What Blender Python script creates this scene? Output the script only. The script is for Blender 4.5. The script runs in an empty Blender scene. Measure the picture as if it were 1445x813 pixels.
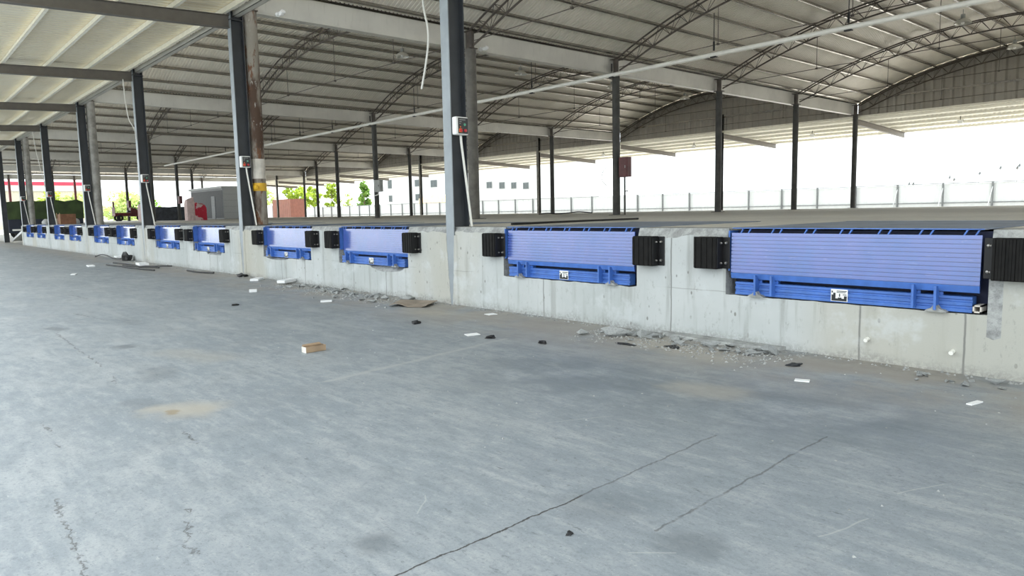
import bpy, bmesh, math, random
from mathutils import Vector, Matrix, noise
from mathutils.geometry import tessellate_polygon
rnd = random.Random(7)
COL = bpy.context.scene.collection
SC = bpy.context.scene
PI = math.pi

# ------------------------------------------------------------------ layout (metres): u runs along the dock away from the camera, v into the hall
D, H = 5.9015, 1.0634            # dock wall plane, dock height
S, U1 = 7.4235, 7.8876           # steel column spacing along the dock, first column
VO, B = 0.4375, 5.9302           # first pipe column row behind the wall, row spacing
def cu(i): return U1 + (i - 1) * S
def rv(j): return D + VO + j * B
def W(u, v, z): return Vector((-u, v, z))
BACK = rv(5) + 0.4
ORD = ['nearest', 'second', 'third', 'fourth', 'fifth', 'sixth', 'seventh', 'eighth', 'ninth', 'tenth', 'eleventh', 'twelfth', 'thirteenth', 'fourteenth', 'fifteenth', 'sixteenth', 'seventeenth', 'eighteenth']
NTH = ['first'] + ORD[1:]
def arch(x): # top chord height over distance from the bay centre
    R = (7.4235 ** 2 + 1.75 ** 2) / 3.5
    return 7.68 - R + math.sqrt(R * R - x * x)

# ------------------------------------------------------------------ materials
class NT:
    def __init__(s, name):
        s.m = bpy.data.materials.new(name); s.m.use_nodes = True
        s.t = s.m.node_tree; s.t.nodes.clear()
        s.out = s.t.nodes.new('ShaderNodeOutputMaterial')
        s.b = s.t.nodes.new('ShaderNodeBsdfPrincipled')
        s.t.links.new(s.b.outputs[0], s.out.inputs[0])
        s._pos = None
    def n(s, typ, **kw):
        nd = s.t.nodes.new(typ)
        for k, v in kw.items(): setattr(nd, k, v)
        return nd
    def put(s, sock, v):
        if hasattr(v, 'is_linked') or isinstance(v, bpy.types.NodeSocket): s.t.links.new(v, sock)
        else:
            if isinstance(v, (tuple, list)) and len(v) == 3 and len(sock.default_value) == 4: v = (*v, 1)
            sock.default_value = v
    def pos(s):
        if s._pos is None: s._pos = s.n('ShaderNodeTexCoord').outputs['Object']
        return s._pos
    def scl(s, vec, sc):
        nd = s.n('ShaderNodeMapping'); s.put(nd.inputs[0], vec); nd.inputs['Scale'].default_value = sc
        return nd.outputs[0]
    def noise(s, scale, detail=4, rough=.55, stretch=None, vec=None, off=None):
        v = vec or s.pos()
        if stretch or off:
            nd = s.n('ShaderNodeMapping'); s.put(nd.inputs[0], v)
            if stretch: nd.inputs['Scale'].default_value = stretch
            if off: nd.inputs['Location'].default_value = off
            v = nd.outputs[0]
        nd = s.n('ShaderNodeTexNoise'); s.put(nd.inputs['Vector'], v)
        nd.inputs['Scale'].default_value = scale; nd.inputs['Detail'].default_value = detail; nd.inputs['Roughness'].default_value = rough
        return nd.outputs['Fac']
    def math(s, op, a, b=0., c=0., clamp=False):
        nd = s.n('ShaderNodeMath', operation=op, use_clamp=clamp)
        s.put(nd.inputs[0], a); s.put(nd.inputs[1], b); s.put(nd.inputs[2], c)
        return nd.outputs[0]
    def ramp(s, f, lo, hi, a=0., b=1.):
        nd = s.n('ShaderNodeMapRange'); nd.interpolation_type = 'SMOOTHSTEP'
        s.put(nd.inputs[0], f)
        for i, v in enumerate((lo, hi, a, b)): s.put(nd.inputs[1 + i], v)
        return nd.outputs[0]
    def mix(s, f, a, b, mode='MIX'):
        nd = s.n('ShaderNodeMix', data_type='RGBA', blend_type=mode)
        s.put(nd.inputs[0], f); s.put(nd.inputs[6], a); s.put(nd.inputs[7], b)
        return nd.outputs[2]
    def xyz(s, vec=None):
        nd = s.n('ShaderNodeSeparateXYZ'); s.put(nd.inputs[0], vec or s.pos()); return nd.outputs
    def seg(s, p, q, w, wob=None, soft=.4):
        # mask of a line segment in the floor plane, 1 on the line
        x, y = s._x, s._y
        ax, ay, bx, by = -p[0], p[1], -q[0], q[1]
        dx, dy = bx - ax, by - ay; L2 = dx * dx + dy * dy
        px = s.math('SUBTRACT', x, ax); py = s.math('SUBTRACT', y, ay)
        if wob is not None: px = s.math('ADD', px, wob); py = s.math('ADD', py, wob)
        t = s.math('DIVIDE', s.math('ADD', s.math('MULTIPLY', px, dx), s.math('MULTIPLY', py, dy)), L2, clamp=True)
        ex = s.math('SUBTRACT', px, s.math('MULTIPLY', t, dx)); ey = s.math('SUBTRACT', py, s.math('MULTIPLY', t, dy))
        d = s.math('SQRT', s.math('ADD', s.math('MULTIPLY', ex, ex), s.math('MULTIPLY', ey, ey)))
        return s.ramp(d, w * soft, w, 1., 0.)
    def bump(s, h, strength=.3, dist=.01):
        nd = s.n('ShaderNodeBump'); nd.inputs['Strength'].default_value = strength; nd.inputs['Distance'].default_value = dist
        s.put(nd.inputs['Height'], h); s.t.links.new(nd.outputs[0], s.b.inputs['Normal'])
    def done(s, col, rough=.6, metal=0., spec=.5):
        s.put(s.b.inputs['Base Color'], col); s.put(s.b.inputs['Roughness'], rough); s.put(s.b.inputs['Metallic'], metal)
        s.b.inputs['Specular IOR Level'].default_value = spec
        return s.m
def paint(name, col, rough=.5, metal=0., var=.12, scale=6, spec=.5, dirt=None):
    t = NT(name)
    f = t.noise(scale, 4)
    dark = tuple(c * (1 - var) for c in col); lite = tuple(min(1, c * (1 + var)) for c in col)
    c = t.mix(t.ramp(f, .3, .7), dark, lite)
    if dirt: c = t.mix(t.math('MULTIPLY', t.ramp(t.noise(scale * .6, 5, .7, off=(3, 7, 1)), dirt[1], dirt[1] + .15), dirt[2]), c, dirt[0])
    return t.done(c, rough, metal, spec)

def floor_mat():
    t = NT('apron_concrete')
    o = t.xyz(); t._x, t._y = o[0], o[1]
    big = t.noise(.55, 5, .6); mid = t.noise(2.2, 6, .65, stretch=(1, 1.6, 1)); fine = t.noise(26, 5, .75)
    streak = t.noise(1.4, 5, .7, stretch=(.55, 2.6, 1), off=(4, 2, 0))
    mid2 = t.noise(5.5, 7, .72, stretch=(.8, 2.2, 1), off=(7, 3, 0)); grain = t.noise(70, 3, .8)
    c = t.mix(t.ramp(big, .35, .68), (.238, .266, .292), (.305, .330, .350))
    c = t.mix(t.math('MULTIPLY', t.ramp(mid, .42, .62), .5), c, (0.211, 0.243, 0.268))
    c = t.mix(t.math('MULTIPLY', t.ramp(mid2, .50, .62), .55), c, (0.197, 0.226, 0.246))
    c = t.mix(t.math('MULTIPLY', t.ramp(mid2, .50, .36), .45), c, (0.376, 0.395, 0.404))
    c = t.mix(t.math('MULTIPLY', t.ramp(streak, .52, .66), .5), c, (0.385, 0.404, 0.414))
    c = t.mix(t.math('MULTIPLY', t.ramp(fine, .5, .70), .5), c, (0.141, 0.164, 0.183))
    c = t.mix(t.math('MULTIPLY', t.ramp(grain, .50, .66), .35), c, (0.132, 0.150, 0.164))
    c = t.mix(t.math('MULTIPLY', t.ramp(t.noise(60, 3, .7, off=(1, 1, 1)), .62, .7), .55), c, (0.442, 0.461, 0.461))
    dash = t.noise(11, 6, .75, stretch=(.7, 2.2, 1), off=(1, 9, 3)); patch = t.ramp(t.noise(.9, 3, .5, off=(6, 1, 2)), .40, .58)
    c = t.mix(t.math('MULTIPLY', t.math('MULTIPLY', t.ramp(dash, .60, .66), patch), .75), c, (.10, .118, .13))
    c = t.mix(t.math('MULTIPLY', t.ramp(dash, .37, .32), .6), c, (.43, .45, .455))
    c = t.mix(t.math('MULTIPLY', t.ramp(t.noise(34, 4, .75, stretch=(.8, 1.7, 1), off=(4, 4, 4)), .60, .66), .55), c, (.12, .14, .155))
    # near the wall: worn darker lane and tan dust
    lane = t.seg((2.0, 4.1), (4.0, 3.9), 1.2, t.math('MULTIPLY', t.math('SUBTRACT', t.noise(1.1, 4), .5), 1.6), .1)
    c = t.mix(t.math('MULTIPLY', t.math('MULTIPLY', lane, t.ramp(t.noise(1.8, 5, .65, off=(3, 1, 5)), .36, .58)), .68), c, (0.146, 0.171, 0.193))
    for p, q, w, a in (((2.35, 1.33), (2.33, 1.36), .13, .55), ((1.5, 2.2), (1.46, 2.2), .16, .5), ((2.0, 2.2), (1.93, 2.3), .22, .35), ((7.84, 1.78), (7.8, 1.79), .16, .7),
                       ((9.9, 1.47), (9.6, 1.55), .12, .55), ((10.1, 2.25), (9.4, 2.3), .14, .3), ((6.1, 1.6), (6.4, 1.7), .2, .35), ((5.4, 1.25), (5.2, 1.3), .14, .35)):
        m = t.seg(p, q, w, t.math('MULTIPLY', t.math('SUBTRACT', t.noise(5, 4), .5), .22), .3)
        c = t.mix(t.math('MULTIPLY', m, a), c, (0.117, 0.134, 0.149))
    dust = t.math('MULTIPLY', t.ramp(t._y, 4.2, 5.5), t.ramp(t.noise(1.3, 5, .6, off=(9, 3, 2)), .32, .56))
    c = t.mix(t.math('MULTIPLY', dust, .9), c, (0.296, 0.273, 0.240))
    grime = t.math('MULTIPLY', t.ramp(t._y, 5.45, 5.9), t.ramp(t.noise(7, 5, .7), .4, .6))
    c = t.mix(t.math('MULTIPLY', grime, .5), c, (0.160, 0.155, 0.146))
    for p, q, w, a in (((4.95, 1.42), (4.85, 1.5), .3, .8), ((4.2, 5.45), (3.3, 5.2), .4, .6), ((7.5, 5.2), (7.3, 5.25), .3, .5), ((2.9, 4.2), (2.6, 4.25), .3, .5), ((7.1, 2.05), (6.5, 2.2), .3, .3)):
        m = t.seg(p, q, w, t.math('MULTIPLY', t.math('SUBTRACT', t.noise(3.5, 5), .5), .45), .1)
        c = t.mix(t.math('MULTIPLY', m, a), c, (0.376, 0.348, 0.296))
    m = t.seg((4.93, 1.37), (4.88, 1.36), .06, t.math('MULTIPLY', t.math('SUBTRACT', t.noise(14, 4), .5), .08), .3)
    c = t.mix(t.math('MULTIPLY', m, .7), c, (0.254, 0.197, 0.117))
    # pale scraped wheel track and thin scratches
    tw = t.math('MULTIPLY', t.math('SUBTRACT', t.noise(2, 3), .5), .12)
    c = t.mix(t.math('MULTIPLY', t.seg((4.95, 2.5), (5.33, 4.6), .05, tw, .2), .5), c, (0.395, 0.404, 0.395))
    for p, q in (((1.62, 1.98), (1.5, 2.1)), ((1.2, 2.6), (1.13, 2.9)), ((1.15, 3.25), (1.05, 3.5)), ((2.6, 1.75), (2.45, 1.62)), ((5.55, 4.1), (5.75, 4.8)), ((3.0, 2.9), (2.8, 3.3))):
        c = t.mix(t.math('MULTIPLY', t.seg(p, q, .006, tw, .3), .45), c, (0.432, 0.442, 0.432))
    # saw cuts and cracks
    wb = t.math('MULTIPLY', t.math('SUBTRACT', t.noise(6, 5, .7), .5), .06)
    wc = t.math('MULTIPLY', t.math('SUBTRACT', t.noise(9, 6, .75), .5), .16)
    brk = t.ramp(t.noise(5, 4, .7, off=(2, 8, 0)), .42, .5)
    joint = t.math('MAXIMUM', t.seg((2.05, .2), (2.1, 2.25), .006, wb, .5), t.math('MULTIPLY', t.seg((2.1, 2.2), (2.16, 3.4), .008, wb, .4), .5))
    joint = t.math('MAXIMUM', joint, t.math('MULTIPLY', t.seg((1.66, 2.2), (1.72, 3.8), .009, wb, .3), t.math('MULTIPLY', t.ramp(brk, 0., 1., .25, .7), .8)))
    for p, q in (((5.2, .70), (4.6, .68)), ((3.75, .52), (2.7, .46)), ((3.2, .92), (2.75, .80)), ((4.4, 1.28), (4.1, 1.27)), ((9.4, 1.45), (6.9, 1.38)), ((11.2, 1.95), (10.0, 2.1)), ((6.4, 1.36), (6.1, 1.3)), ((14.2, 2.4), (13.0, 2.5))):
        joint = t.math('MAXIMUM', joint, t.math('MULTIPLY', t.seg(p, q, .009, wc, .3), t.math('MULTIPLY', brk, .7)))
    c = t.mix(joint, c, (.06, .06, .06))
    t.bump(t.math('SUBTRACT', t.math('ADD', t.math('MULTIPLY', fine, .25), t.math('MULTIPLY', mid, .3)), joint), .35, .006)
    return t.done(c, t.ramp(mid, .3, .7, .46, .66), 0., .5)

def wall_mat():
    t = NT('cast_concrete')
    o = t.xyz(); t._x, t._y = o[0], o[1]
    big = t.noise(.7, 5, .6); drip = t.noise(3.2, 5, .65, stretch=(2.4, 1, .16)); fine = t.noise(30, 5, .7)
    c = t.mix(t.ramp(big, .35, .65), (0.431, 0.456, 0.449), (0.503, 0.522, 0.517))
    c = t.mix(t.math('MULTIPLY', t.ramp(drip, .52, .68), .6), c, (0.296, 0.304, 0.287))
    tan = t.ramp(t.noise(.45, 3, .5, stretch=(1, 1, .3), off=(5, 1, 0)), .52, .66)
    c = t.mix(t.math('MULTIPLY', tan, .7), c, (0.417, 0.403, 0.345))
    for u, w in ((7.9, .75), (15.3, .7), (22.7, .8), (30.2, .7), (2.6, .5)):
        m = t.ramp(t.math('ABSOLUTE', t.math('ADD', t._x, u)), 0., w, 1., 0.)
        c = t.mix(t.math('MULTIPLY', m, .45), c, (0.417, 0.393, 0.322))
    # form joints
    zz = o[2]
    for u in (1.68, 2.426, 4.267, 6.091, 9.6, 10.6, 12.4, 13.4, 16.9, 19.0, 25.0):
        m = t.ramp(t.math('ABSOLUTE', t.math('ADD', t.math('ADD', t._x, u), t.math('MULTIPLY', t.math('SUBTRACT', t.noise(4, 3), .5), .02))), .003, .011, 1., 0.)
        c = t.mix(t.math('MULTIPLY', m, .8), c, (0.160, 0.160, 0.152))
    m = t.ramp(t.math('ABSOLUTE', t.math('SUBTRACT', t.math('ADD', zz, t.math('MULTIPLY', t.math('SUBTRACT', t.noise(3, 3), .5), .03)), .47)), .002, .007, 1., 0.)
    c = t.mix(t.math('MULTIPLY', m, t.math('MULTIPLY', t.ramp(t.noise(.9, 3), .48, .55), .5)), c, (0.224, 0.224, 0.216))
    # bug holes and chips
    v = t.n('ShaderNodeTexVoronoi'); t.put(v.inputs['Vector'], t.scl(t.pos(), (1, 1, .6))); v.inputs['Scale'].default_value = 9
    holes = t.math('MULTIPLY', t.ramp(v.outputs['Distance'], .07, .13, 1., 0.), t.ramp(t.noise(2.4, 3, off=(3, 3, 3)), .47, .55))
    c = t.mix(t.math('MULTIPLY', holes, .75), c, (0.176, 0.168, 0.152))
    sp = t.ramp(t.noise(16, 6, .8, stretch=(1.2, 1, .5)), .58, .66)
    c = t.mix(t.math('MULTIPLY', sp, .4), c, (0.240, 0.240, 0.224))
    tick = t.math('MULTIPLY', t.ramp(t.noise(9, 4, .7, stretch=(3.2, 1, .7), off=(2, 2, 6)), .64, .70), t.ramp(t.noise(1.1, 3, off=(8, 1, 4)), .45, .55))
    c = t.mix(t.math('MULTIPLY', tick, .65), c, (.20, .195, .18))
    pale = t.ramp(t.noise(2.0, 5, .65, off=(6, 6, 2)), .54, .66)
    c = t.mix(t.math('MULTIPLY', pale, .5), c, (0.557, 0.587, 0.590))
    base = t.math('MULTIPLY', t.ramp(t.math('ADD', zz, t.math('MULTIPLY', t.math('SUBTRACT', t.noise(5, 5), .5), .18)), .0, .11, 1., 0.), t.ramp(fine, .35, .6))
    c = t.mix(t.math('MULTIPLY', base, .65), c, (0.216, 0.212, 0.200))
    t.bump(t.math('SUBTRACT', t.math('ADD', t.math('MULTIPLY', fine, .4), t.math('MULTIPLY', drip, .3)), holes), .35, .01)
    return t.done(c, .85, 0., .25)

def rough_concrete(name, a, b):
    t = NT(name); f = t.noise(9, 6, .7); g = t.noise(45, 4, .7)
    c = t.mix(t.ramp(f, .35, .65), a, b); c = t.mix(t.math('MULTIPLY', t.ramp(g, .5, .7), .4), c, tuple(x * .5 for x in a))
    t.bump(f, .8, .02); return t.done(c, .9, 0, .2)
def deck_mat():
    t = NT('deck_concrete'); o = t.xyz()
    f = t.noise(.5, 5, .6, stretch=(.5, 1, 1)); g = t.noise(6, 6, .7)
    c = t.mix(t.ramp(f, .35, .65), (.47, .455, .41), (.56, .545, .49)); c = t.mix(t.math('MULTIPLY', t.ramp(g, .45, .65), .35), c, (.24, .235, .22))
    t.bump(g, .2, .005); return t.done(c, .62, 0, .4)
def sheet_mat(name, a, b, rough=.5, metal=.15):
    t = NT(name); f = t.noise(.8, 4, .6); g = t.noise(12, 4, .6, stretch=(1, 1, .2))
    c = t.mix(t.ramp(f, .35, .65), a, b); c = t.mix(t.math('MULTIPLY', t.ramp(g, .55, .7), .25), c, tuple(x * .7 for x in a))
    return t.done(c, rough, metal, .4)
def rust_mat():
    t = NT('peeling_rusty_paint'); o = t.xyz()
    f = t.noise(5, 6, .7, stretch=(1, 1, .35)); g = t.noise(18, 5, .7, stretch=(1, 1, .4)); k = t.noise(2.2, 4, .6, stretch=(1, 1, .3), off=(2, 4, 1))
    c = t.mix(t.ramp(k, .42, .56), (.30, .275, .235), (.085, .052, .036)); c = t.mix(t.ramp(f, .53, .6), c, (.16, .075, .04)); c = t.mix(t.ramp(g, .6, .68), c, (.42, .41, .37))
    t.bump(f, .5, .01); return t.done(c, .75, 0, .3)
def lip_mat():
    t = NT('dusty_blue_paint'); f = t.noise(5, 5, .65); g = t.noise(22, 5, .7, stretch=(.3, 1, 1.6)); k = t.noise(1.3, 3, off=(1, 5, 2))
    c = t.mix(t.ramp(k, .38, .62), (.020, .092, .37), (.062, .11, .40)); c = t.mix(t.math('MULTIPLY', t.ramp(f, .45, .68), .5), c, (.035, .125, .42)); c = t.mix(t.math('MULTIPLY', t.ramp(g, .58, .72), .4), c, (.22, .26, .52))
    t.b.inputs['Coat Weight'].default_value = 1.0; t.b.inputs['Coat Roughness'].default_value = .12
    return t.done(c, .27, .0, .9)
def leaf_mat(name, a, b):
    t = NT(name); f = t.noise(1.2, 3)
    c = t.mix(t.ramp(f, .35, .65), a, b)
    t.put(t.b.inputs['Base Color'], c); t.b.inputs['Roughness'].default_value = .6
    tr = t.n('ShaderNodeBsdfTranslucent'); t.put(tr.inputs[0], c); mx = t.n('ShaderNodeMixShader'); mx.inputs[0].default_value = .4
    t.t.links.new(t.b.outputs[0], mx.inputs[1]); t.t.links.new(tr.outputs[0], mx.inputs[2]); t.t.links.new(mx.outputs[0], t.out.inputs[0])
    return t.m
def floral_mat():
    t = NT('red_white_print'); f = t.noise(2.6, 3, .5)
    c = t.mix(t.ramp(f, .46, .54), (.62, .035, .07), (.78, .62, .62)); return t.done(c, .8)

M = dict(
    floor=floor_mat(), wall=wall_mat(), deck=deck_mat(), raw=rough_concrete('broken_concrete', (.25, .255, .25), (.42, .43, .42)), rubble=rough_concrete('rubble_grey', (.33, .345, .345), (.50, .515, .51)),
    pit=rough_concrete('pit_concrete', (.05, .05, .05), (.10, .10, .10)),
    roof=sheet_mat('roof_sheet', (.76, .72, .645), (.83, .79, .715)), canopy=sheet_mat('canopy_sheet', (.92, .825, .62), (.94, .865, .68), .28, .25), rearc=sheet_mat('rear_canopy_sheet', (.82, .80, .71), (.86, .84, .76), .5, 0), purlin3=paint('rear_purlin', (.84, .82, .74), .5, 0, .04), gable=sheet_mat('gable_sheet', (.31, .285, .245), (.36, .335, .29)),
    gutter=sheet_mat('gutter_sheet', (.50, .485, .44), (.58, .565, .51), .4, .2),
    purlin=paint('galvanised_purlin', (.36, .34, .31), .24, .9, .1), purlin2=paint('cream_purlin', (.86, .82, .69), .4, .05, .06),
    beam=paint('tan_beam_paint', (.135, .12, .10), .5, 0, .08), hflange=paint('grey_blue_paint_lit', (.26, .29, .31), .45, 0, .1, 3), hweb=paint('grey_blue_paint_shaded', (.036, .040, .046), .5, 0, .15, 3),  # one H column paint, split into a lit front and a shaded web colour
    pipe=paint('dark_pipe_paint', (.045, .044, .039), .55, 0, .25, 4, .4), pipel=paint('worn_grey_pipe', (.27, .26, .235), .55, 0, .25, 5), pipeb=paint('brown_grey_pipe', (.10, .092, .078), .55, 0, .25, 5), rust=rust_mat(), truss=paint('brown_truss_paint', (.085, .07, .058), .6, 0, .3, 3),
    lip=lip_mat(), blue=paint('blue_steel_paint', (.055, .15, .47), .42, 0, .15, 8, .5, ((.10, .14, .26), .6, .5)), plate=paint('worn_blue_grey_plate', (.13, .165, .225), .5, .1, .25, 2.5), pitshade=paint('pit_shade_blue', (.006, .012, .05), .6),
    rubber=paint('black_rubber', (.0065, .006, .0055), .75, 0, .3, 14, .25), steelblk=paint('blackened_steel', (.010, .010, .011), .55, .2), bolt=paint('steel_bolt', (.32, .31, .29), .4, .8),
    white=paint('white_plastic', (.80, .80, .78), .4, 0, .03), black=paint('black_panel', (.012, .013, .015), .3), orange=paint('orange_plastic', (.75, .17, .02), .35), red=paint('red_plastic', (.55, .03, .04), .35), green=paint('green_plastic', (.10, .35, .22), .35),
    pvc=paint('white_pvc', (.84, .83, .77), .35, 0, .04), carddust=paint('dusty_cardboard', (.27, .225, .18), .9, 0, .15), card=paint('brown_cardboard', (.36, .26, .17), .85, 0, .12), cardpale=paint('printed_cardboard', (.62, .58, .52), .8), paper=paint('white_paper', (.82, .83, .83), .7, 0, .03),
    fence=paint('white_fence_sheet', (.47, .487, .487), .5, 0, .02), post=paint('grey_fence_post', (.13, .14, .14), .5), bld=paint('white_render', (.52, .53, .53), .8, 0, .02, 1), win=paint('dull_window', (.09, .105, .11), .6, 0, .1, 6, .2), winframe=paint('pale_window_frame', (.20, .215, .22), .5),
    cont=paint('orange_container', (.165, .058, .036), .6, 0, .12, 3), bark=paint('bark', (.16, .12, .08), .9), leafy=leaf_mat('bright_leaves', (.24, .34, .03), (.42, .52, .06)), leafp=leaf_mat('pale_leaves', (.36, .46, .14), (.52, .60, .24)), leafd=leaf_mat('green_leaves', (.09, .20, .03), (.22, .36, .06)),
    tarp=paint('green_tarpaulin', (.035, .060, .016), .7, 0, .35, 1.5), navy=paint('navy_paint', (.012, .018, .035), .5), tyre=paint('tyre_rubber', (.02, .02, .02), .8), darkred=paint('dark_red_paint', (.13, .022, .022), .45, 0, .2), maroon=paint('maroon_box_paint', (.11, .030, .030), .5, 0, .15),
    cloth=paint('charcoal_cover', (.055, .06, .07), .85, 0, .3, 3), floral=floral_mat(), pink=paint('pale_pink_sheet', (.62, .48, .46), .85, 0, .12), crate=paint('brown_crate', (.21, .10, .055), .8, 0, .2), wood=paint('wood', (.34, .22, .12), .8), cabin=paint('cabin_panel_grey', (.33, .34, .35), .6), cabind=paint('cabin_dark_panel', (.075, .08, .085), .6),
    eleg=paint('electric_box_grey', (.33, .34, .32), .5), yellow=paint('yellow_tape', (.72, .42, .02), .5), redband=paint('red_fascia', (.62, .03, .07), .5), beige=paint('beige_render', (.50, .46, .37), .85), earth=paint('pale_earth', (.72, .58, .38), .95, 0, .15, 1), sack=paint('pale_sack', (.44, .45, .45), .9), lampw=paint('lamp_reflector', (.66, .65, .60), .25, .3), cable=paint('white_cable', (.70, .69, .64), .5, 0, .05), blackbit=paint('black_scrap', (.015, .015, .016), .6), ground=paint('pale_ground', (.52, .51, .48), .9, 0, .1, .3), ramp=paint('galvanised_ramp', (.50, .51, .50), .45, .3),
)

# ------------------------------------------------------------------ mesh helpers
class MB:
    def __init__(s): s.v = []; s.f = []; s.mi = []; s.cur = 0
    def add(s, vs, fs):
        o = len(s.v); s.v += [tuple(p) for p in vs]
        for f in fs: s.f.append([o + i for i in f]); s.mi.append(s.cur)
        return s
    def box(s, a, b, mat=None):
        x0, y0, z0 = (min(a[i], b[i]) for i in range(3)); x1, y1, z1 = (max(a[i], b[i]) for i in range(3))
        vs = [Vector((x, y, z)) for z in (z0, z1) for y in (y0, y1) for x in (x0, x1)]
        if mat: vs = [mat @ p for p in vs]
        return s.add(vs, [(0, 2, 3, 1), (4, 5, 7, 6), (0, 1, 5, 4), (2, 6, 7, 3), (0, 4, 6, 2), (1, 3, 7, 5)])
    def bbox(s, a, b, r=.01, mat=None, seg=2):     # bevelled box
        bm = bmesh.new(); bmesh.ops.create_cube(bm, size=1)
        c = [(a[i] + b[i]) / 2 for i in range(3)]; d = [abs(b[i] - a[i]) for i in range(3)]
        for p in bm.verts: p.co = Vector((c[0] + p.co.x * d[0], c[1] + p.co.y * d[1], c[2] + p.co.z * d[2]))
        bmesh.ops.bevel(bm, geom=bm.edges[:], offset=min(r, min(d) * .45), segments=seg, affect='EDGES', profile=.5)
        bm.verts.index_update(); vs = [mat @ p.co if mat else p.co.copy() for p in bm.verts]
        s.add(vs, [[p.index for p in f.verts] for f in bm.faces]); bm.free(); return s
    def tube(s, pts, r, n=8, cap=True):
        pts = [Vector(p) for p in pts]; rs = r if isinstance(r, (list, tuple)) else [r] * len(pts)
        o = len(s.v); ref = None
        for i, p in enumerate(pts):
            t = (pts[min(i + 1, len(pts) - 1)] - pts[max(i - 1, 0)]).normalized()
            if ref is None: ref = Vector((0, 0, 1)) if abs(t.z) < .9 else Vector((1, 0, 0))
            a = t.cross(ref).normalized(); b = a.cross(t).normalized(); ref = b
            for k in range(n):
                q = 2 * PI * k / n; s.v.append(tuple(p + (a * math.cos(q) + b * math.sin(q)) * rs[i]))
        for i in range(len(pts) - 1):
            for k in range(n):
                a0 = o + i * n + k; a1 = o + i * n + (k + 1) % n
                s.f.append([a0, a1, a1 + n, a0 + n]); s.mi.append(s.cur)
        if cap:
            s.f.append([o + k for k in range(n)]); s.f.append([o + (len(pts) - 1) * n + k for k in reversed(range(n))]); s.mi += [s.cur] * 2
        return s
    def prism(s, poly, axis, a, b):     # poly in the other two axes
        def P(p, t):
            return [(t, p[0], p[1]), (p[0], t, p[1]), (p[0], p[1], t)][axis]
        n = len(poly); vs = [P(p, a) for p in poly] + [P(p, b) for p in poly]
        return s.add(vs, [tuple(range(n)), tuple(range(2 * n - 1, n - 1, -1))] + [(i, i + n, (i + 1) % n + n, (i + 1) % n) for i in range(n)])
    def lathe(s, prof, n=16, mat=None):
        vs = []; fs = []
        for r, z in prof:
            for k in range(n):
                p = Vector((r * math.cos(2 * PI * k / n), r * math.sin(2 * PI * k / n), z)); vs.append(mat @ p if mat else p)
        for i in range(len(prof) - 1):
            for k in range(n): fs.append((i * n + k, i * n + (k + 1) % n, (i + 1) * n + (k + 1) % n, (i + 1) * n + k))
        return s.add(vs, fs)
    def mesh(s, name, mats, smooth=False):
        me = bpy.data.meshes.new(name); me.from_pydata(s.v, [], s.f)
        for m in (mats if isinstance(mats, (list, tuple)) else [mats]): me.materials.append(m)
        if any(s.mi): me.polygons.foreach_set('material_index', s.mi)
        bm = bmesh.new(); bm.from_mesh(me); bmesh.ops.recalc_face_normals(bm, faces=bm.faces); bm.to_mesh(me); bm.free()
        if smooth:
            me.polygons.foreach_set('use_smooth', [True] * len(me.polygons))
            try: me.set_sharp_from_angle(angle=math.radians(40))
            except Exception: pass
        me.update(); return me
    def build(s, name, mat, parent=None, loc=None, rot=None, smooth=False):
        return link(name, s.mesh(name, mat, smooth), parent, loc, rot)
def link(name, me, parent=None, loc=None, rot=None):
    o = bpy.data.objects.new(name, me); COL.objects.link(o)
    if parent: o.parent = parent
    if loc is not None: o.location = loc
    if rot is not None: o.rotation_euler = rot
    return o
def tag(o, label, cat, group=None, kind=None):
    o['label'] = label; o['category'] = cat
    if group: o['group'] = group
    if kind: o['kind'] = kind
    return o
def thing(name, loc, label, cat, group=None, rz=0):
    o = bpy.data.objects.new(name, None); COL.objects.link(o); o.location = loc; o.rotation_euler = (0, 0, rz); o.empty_display_size = .2
    return tag(o, label, cat, group, 'thing')
def kids(o): return [c for c in COL.objects if c.parent == o]
CH = {}
def dup(root, children, loc, label, group=None, rz=None):
    r = root.copy(); COL.objects.link(r); r.location = loc; r['label'] = label
    if rz is not None: r.rotation_euler = (0, 0, rz)
    if group: r['group'] = group
    out = []
    for c in children:
        k = c.copy(); COL.objects.link(k); k.parent = r; out.append(k)
    return r, out
def struct(o): o['kind'] = 'structure'; return o
def lab_struct(o, label, cat): o['label'] = label; o['category'] = cat; o['kind'] = 'structure'; return o

# ================================================================== SETTING
def plane(name, u0, u1, v0, v1, z, mat, nx=1, ny=1):
    mb = MB(); mb.add([W(u0, v0, z), W(u1, v0, z), W(u1, v1, z), W(u0, v1, z)], [(0, 1, 2, 3)])
    return mb.build(name, mat)
lab_struct(plane('ground', -120, 330, -90, 260, -.04, M['ground']), 'pale open ground around the loading shed', 'ground')
fl = MB(); fl.box(W(-40, -30, -.3), W(130, D + .3, 0)); lab_struct(fl.build('floor', M['floor']), 'grey stained concrete apron in front of the loading dock', 'floor')

LEV = []
for bay in range(1, 7):
    c = U1 + (bay - 1.5) * S
    LEV += [c - 1.577, c + 1.577]
WEND = 45.6
NB, HW = .455, 1.055     # notch bottom, half width
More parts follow.
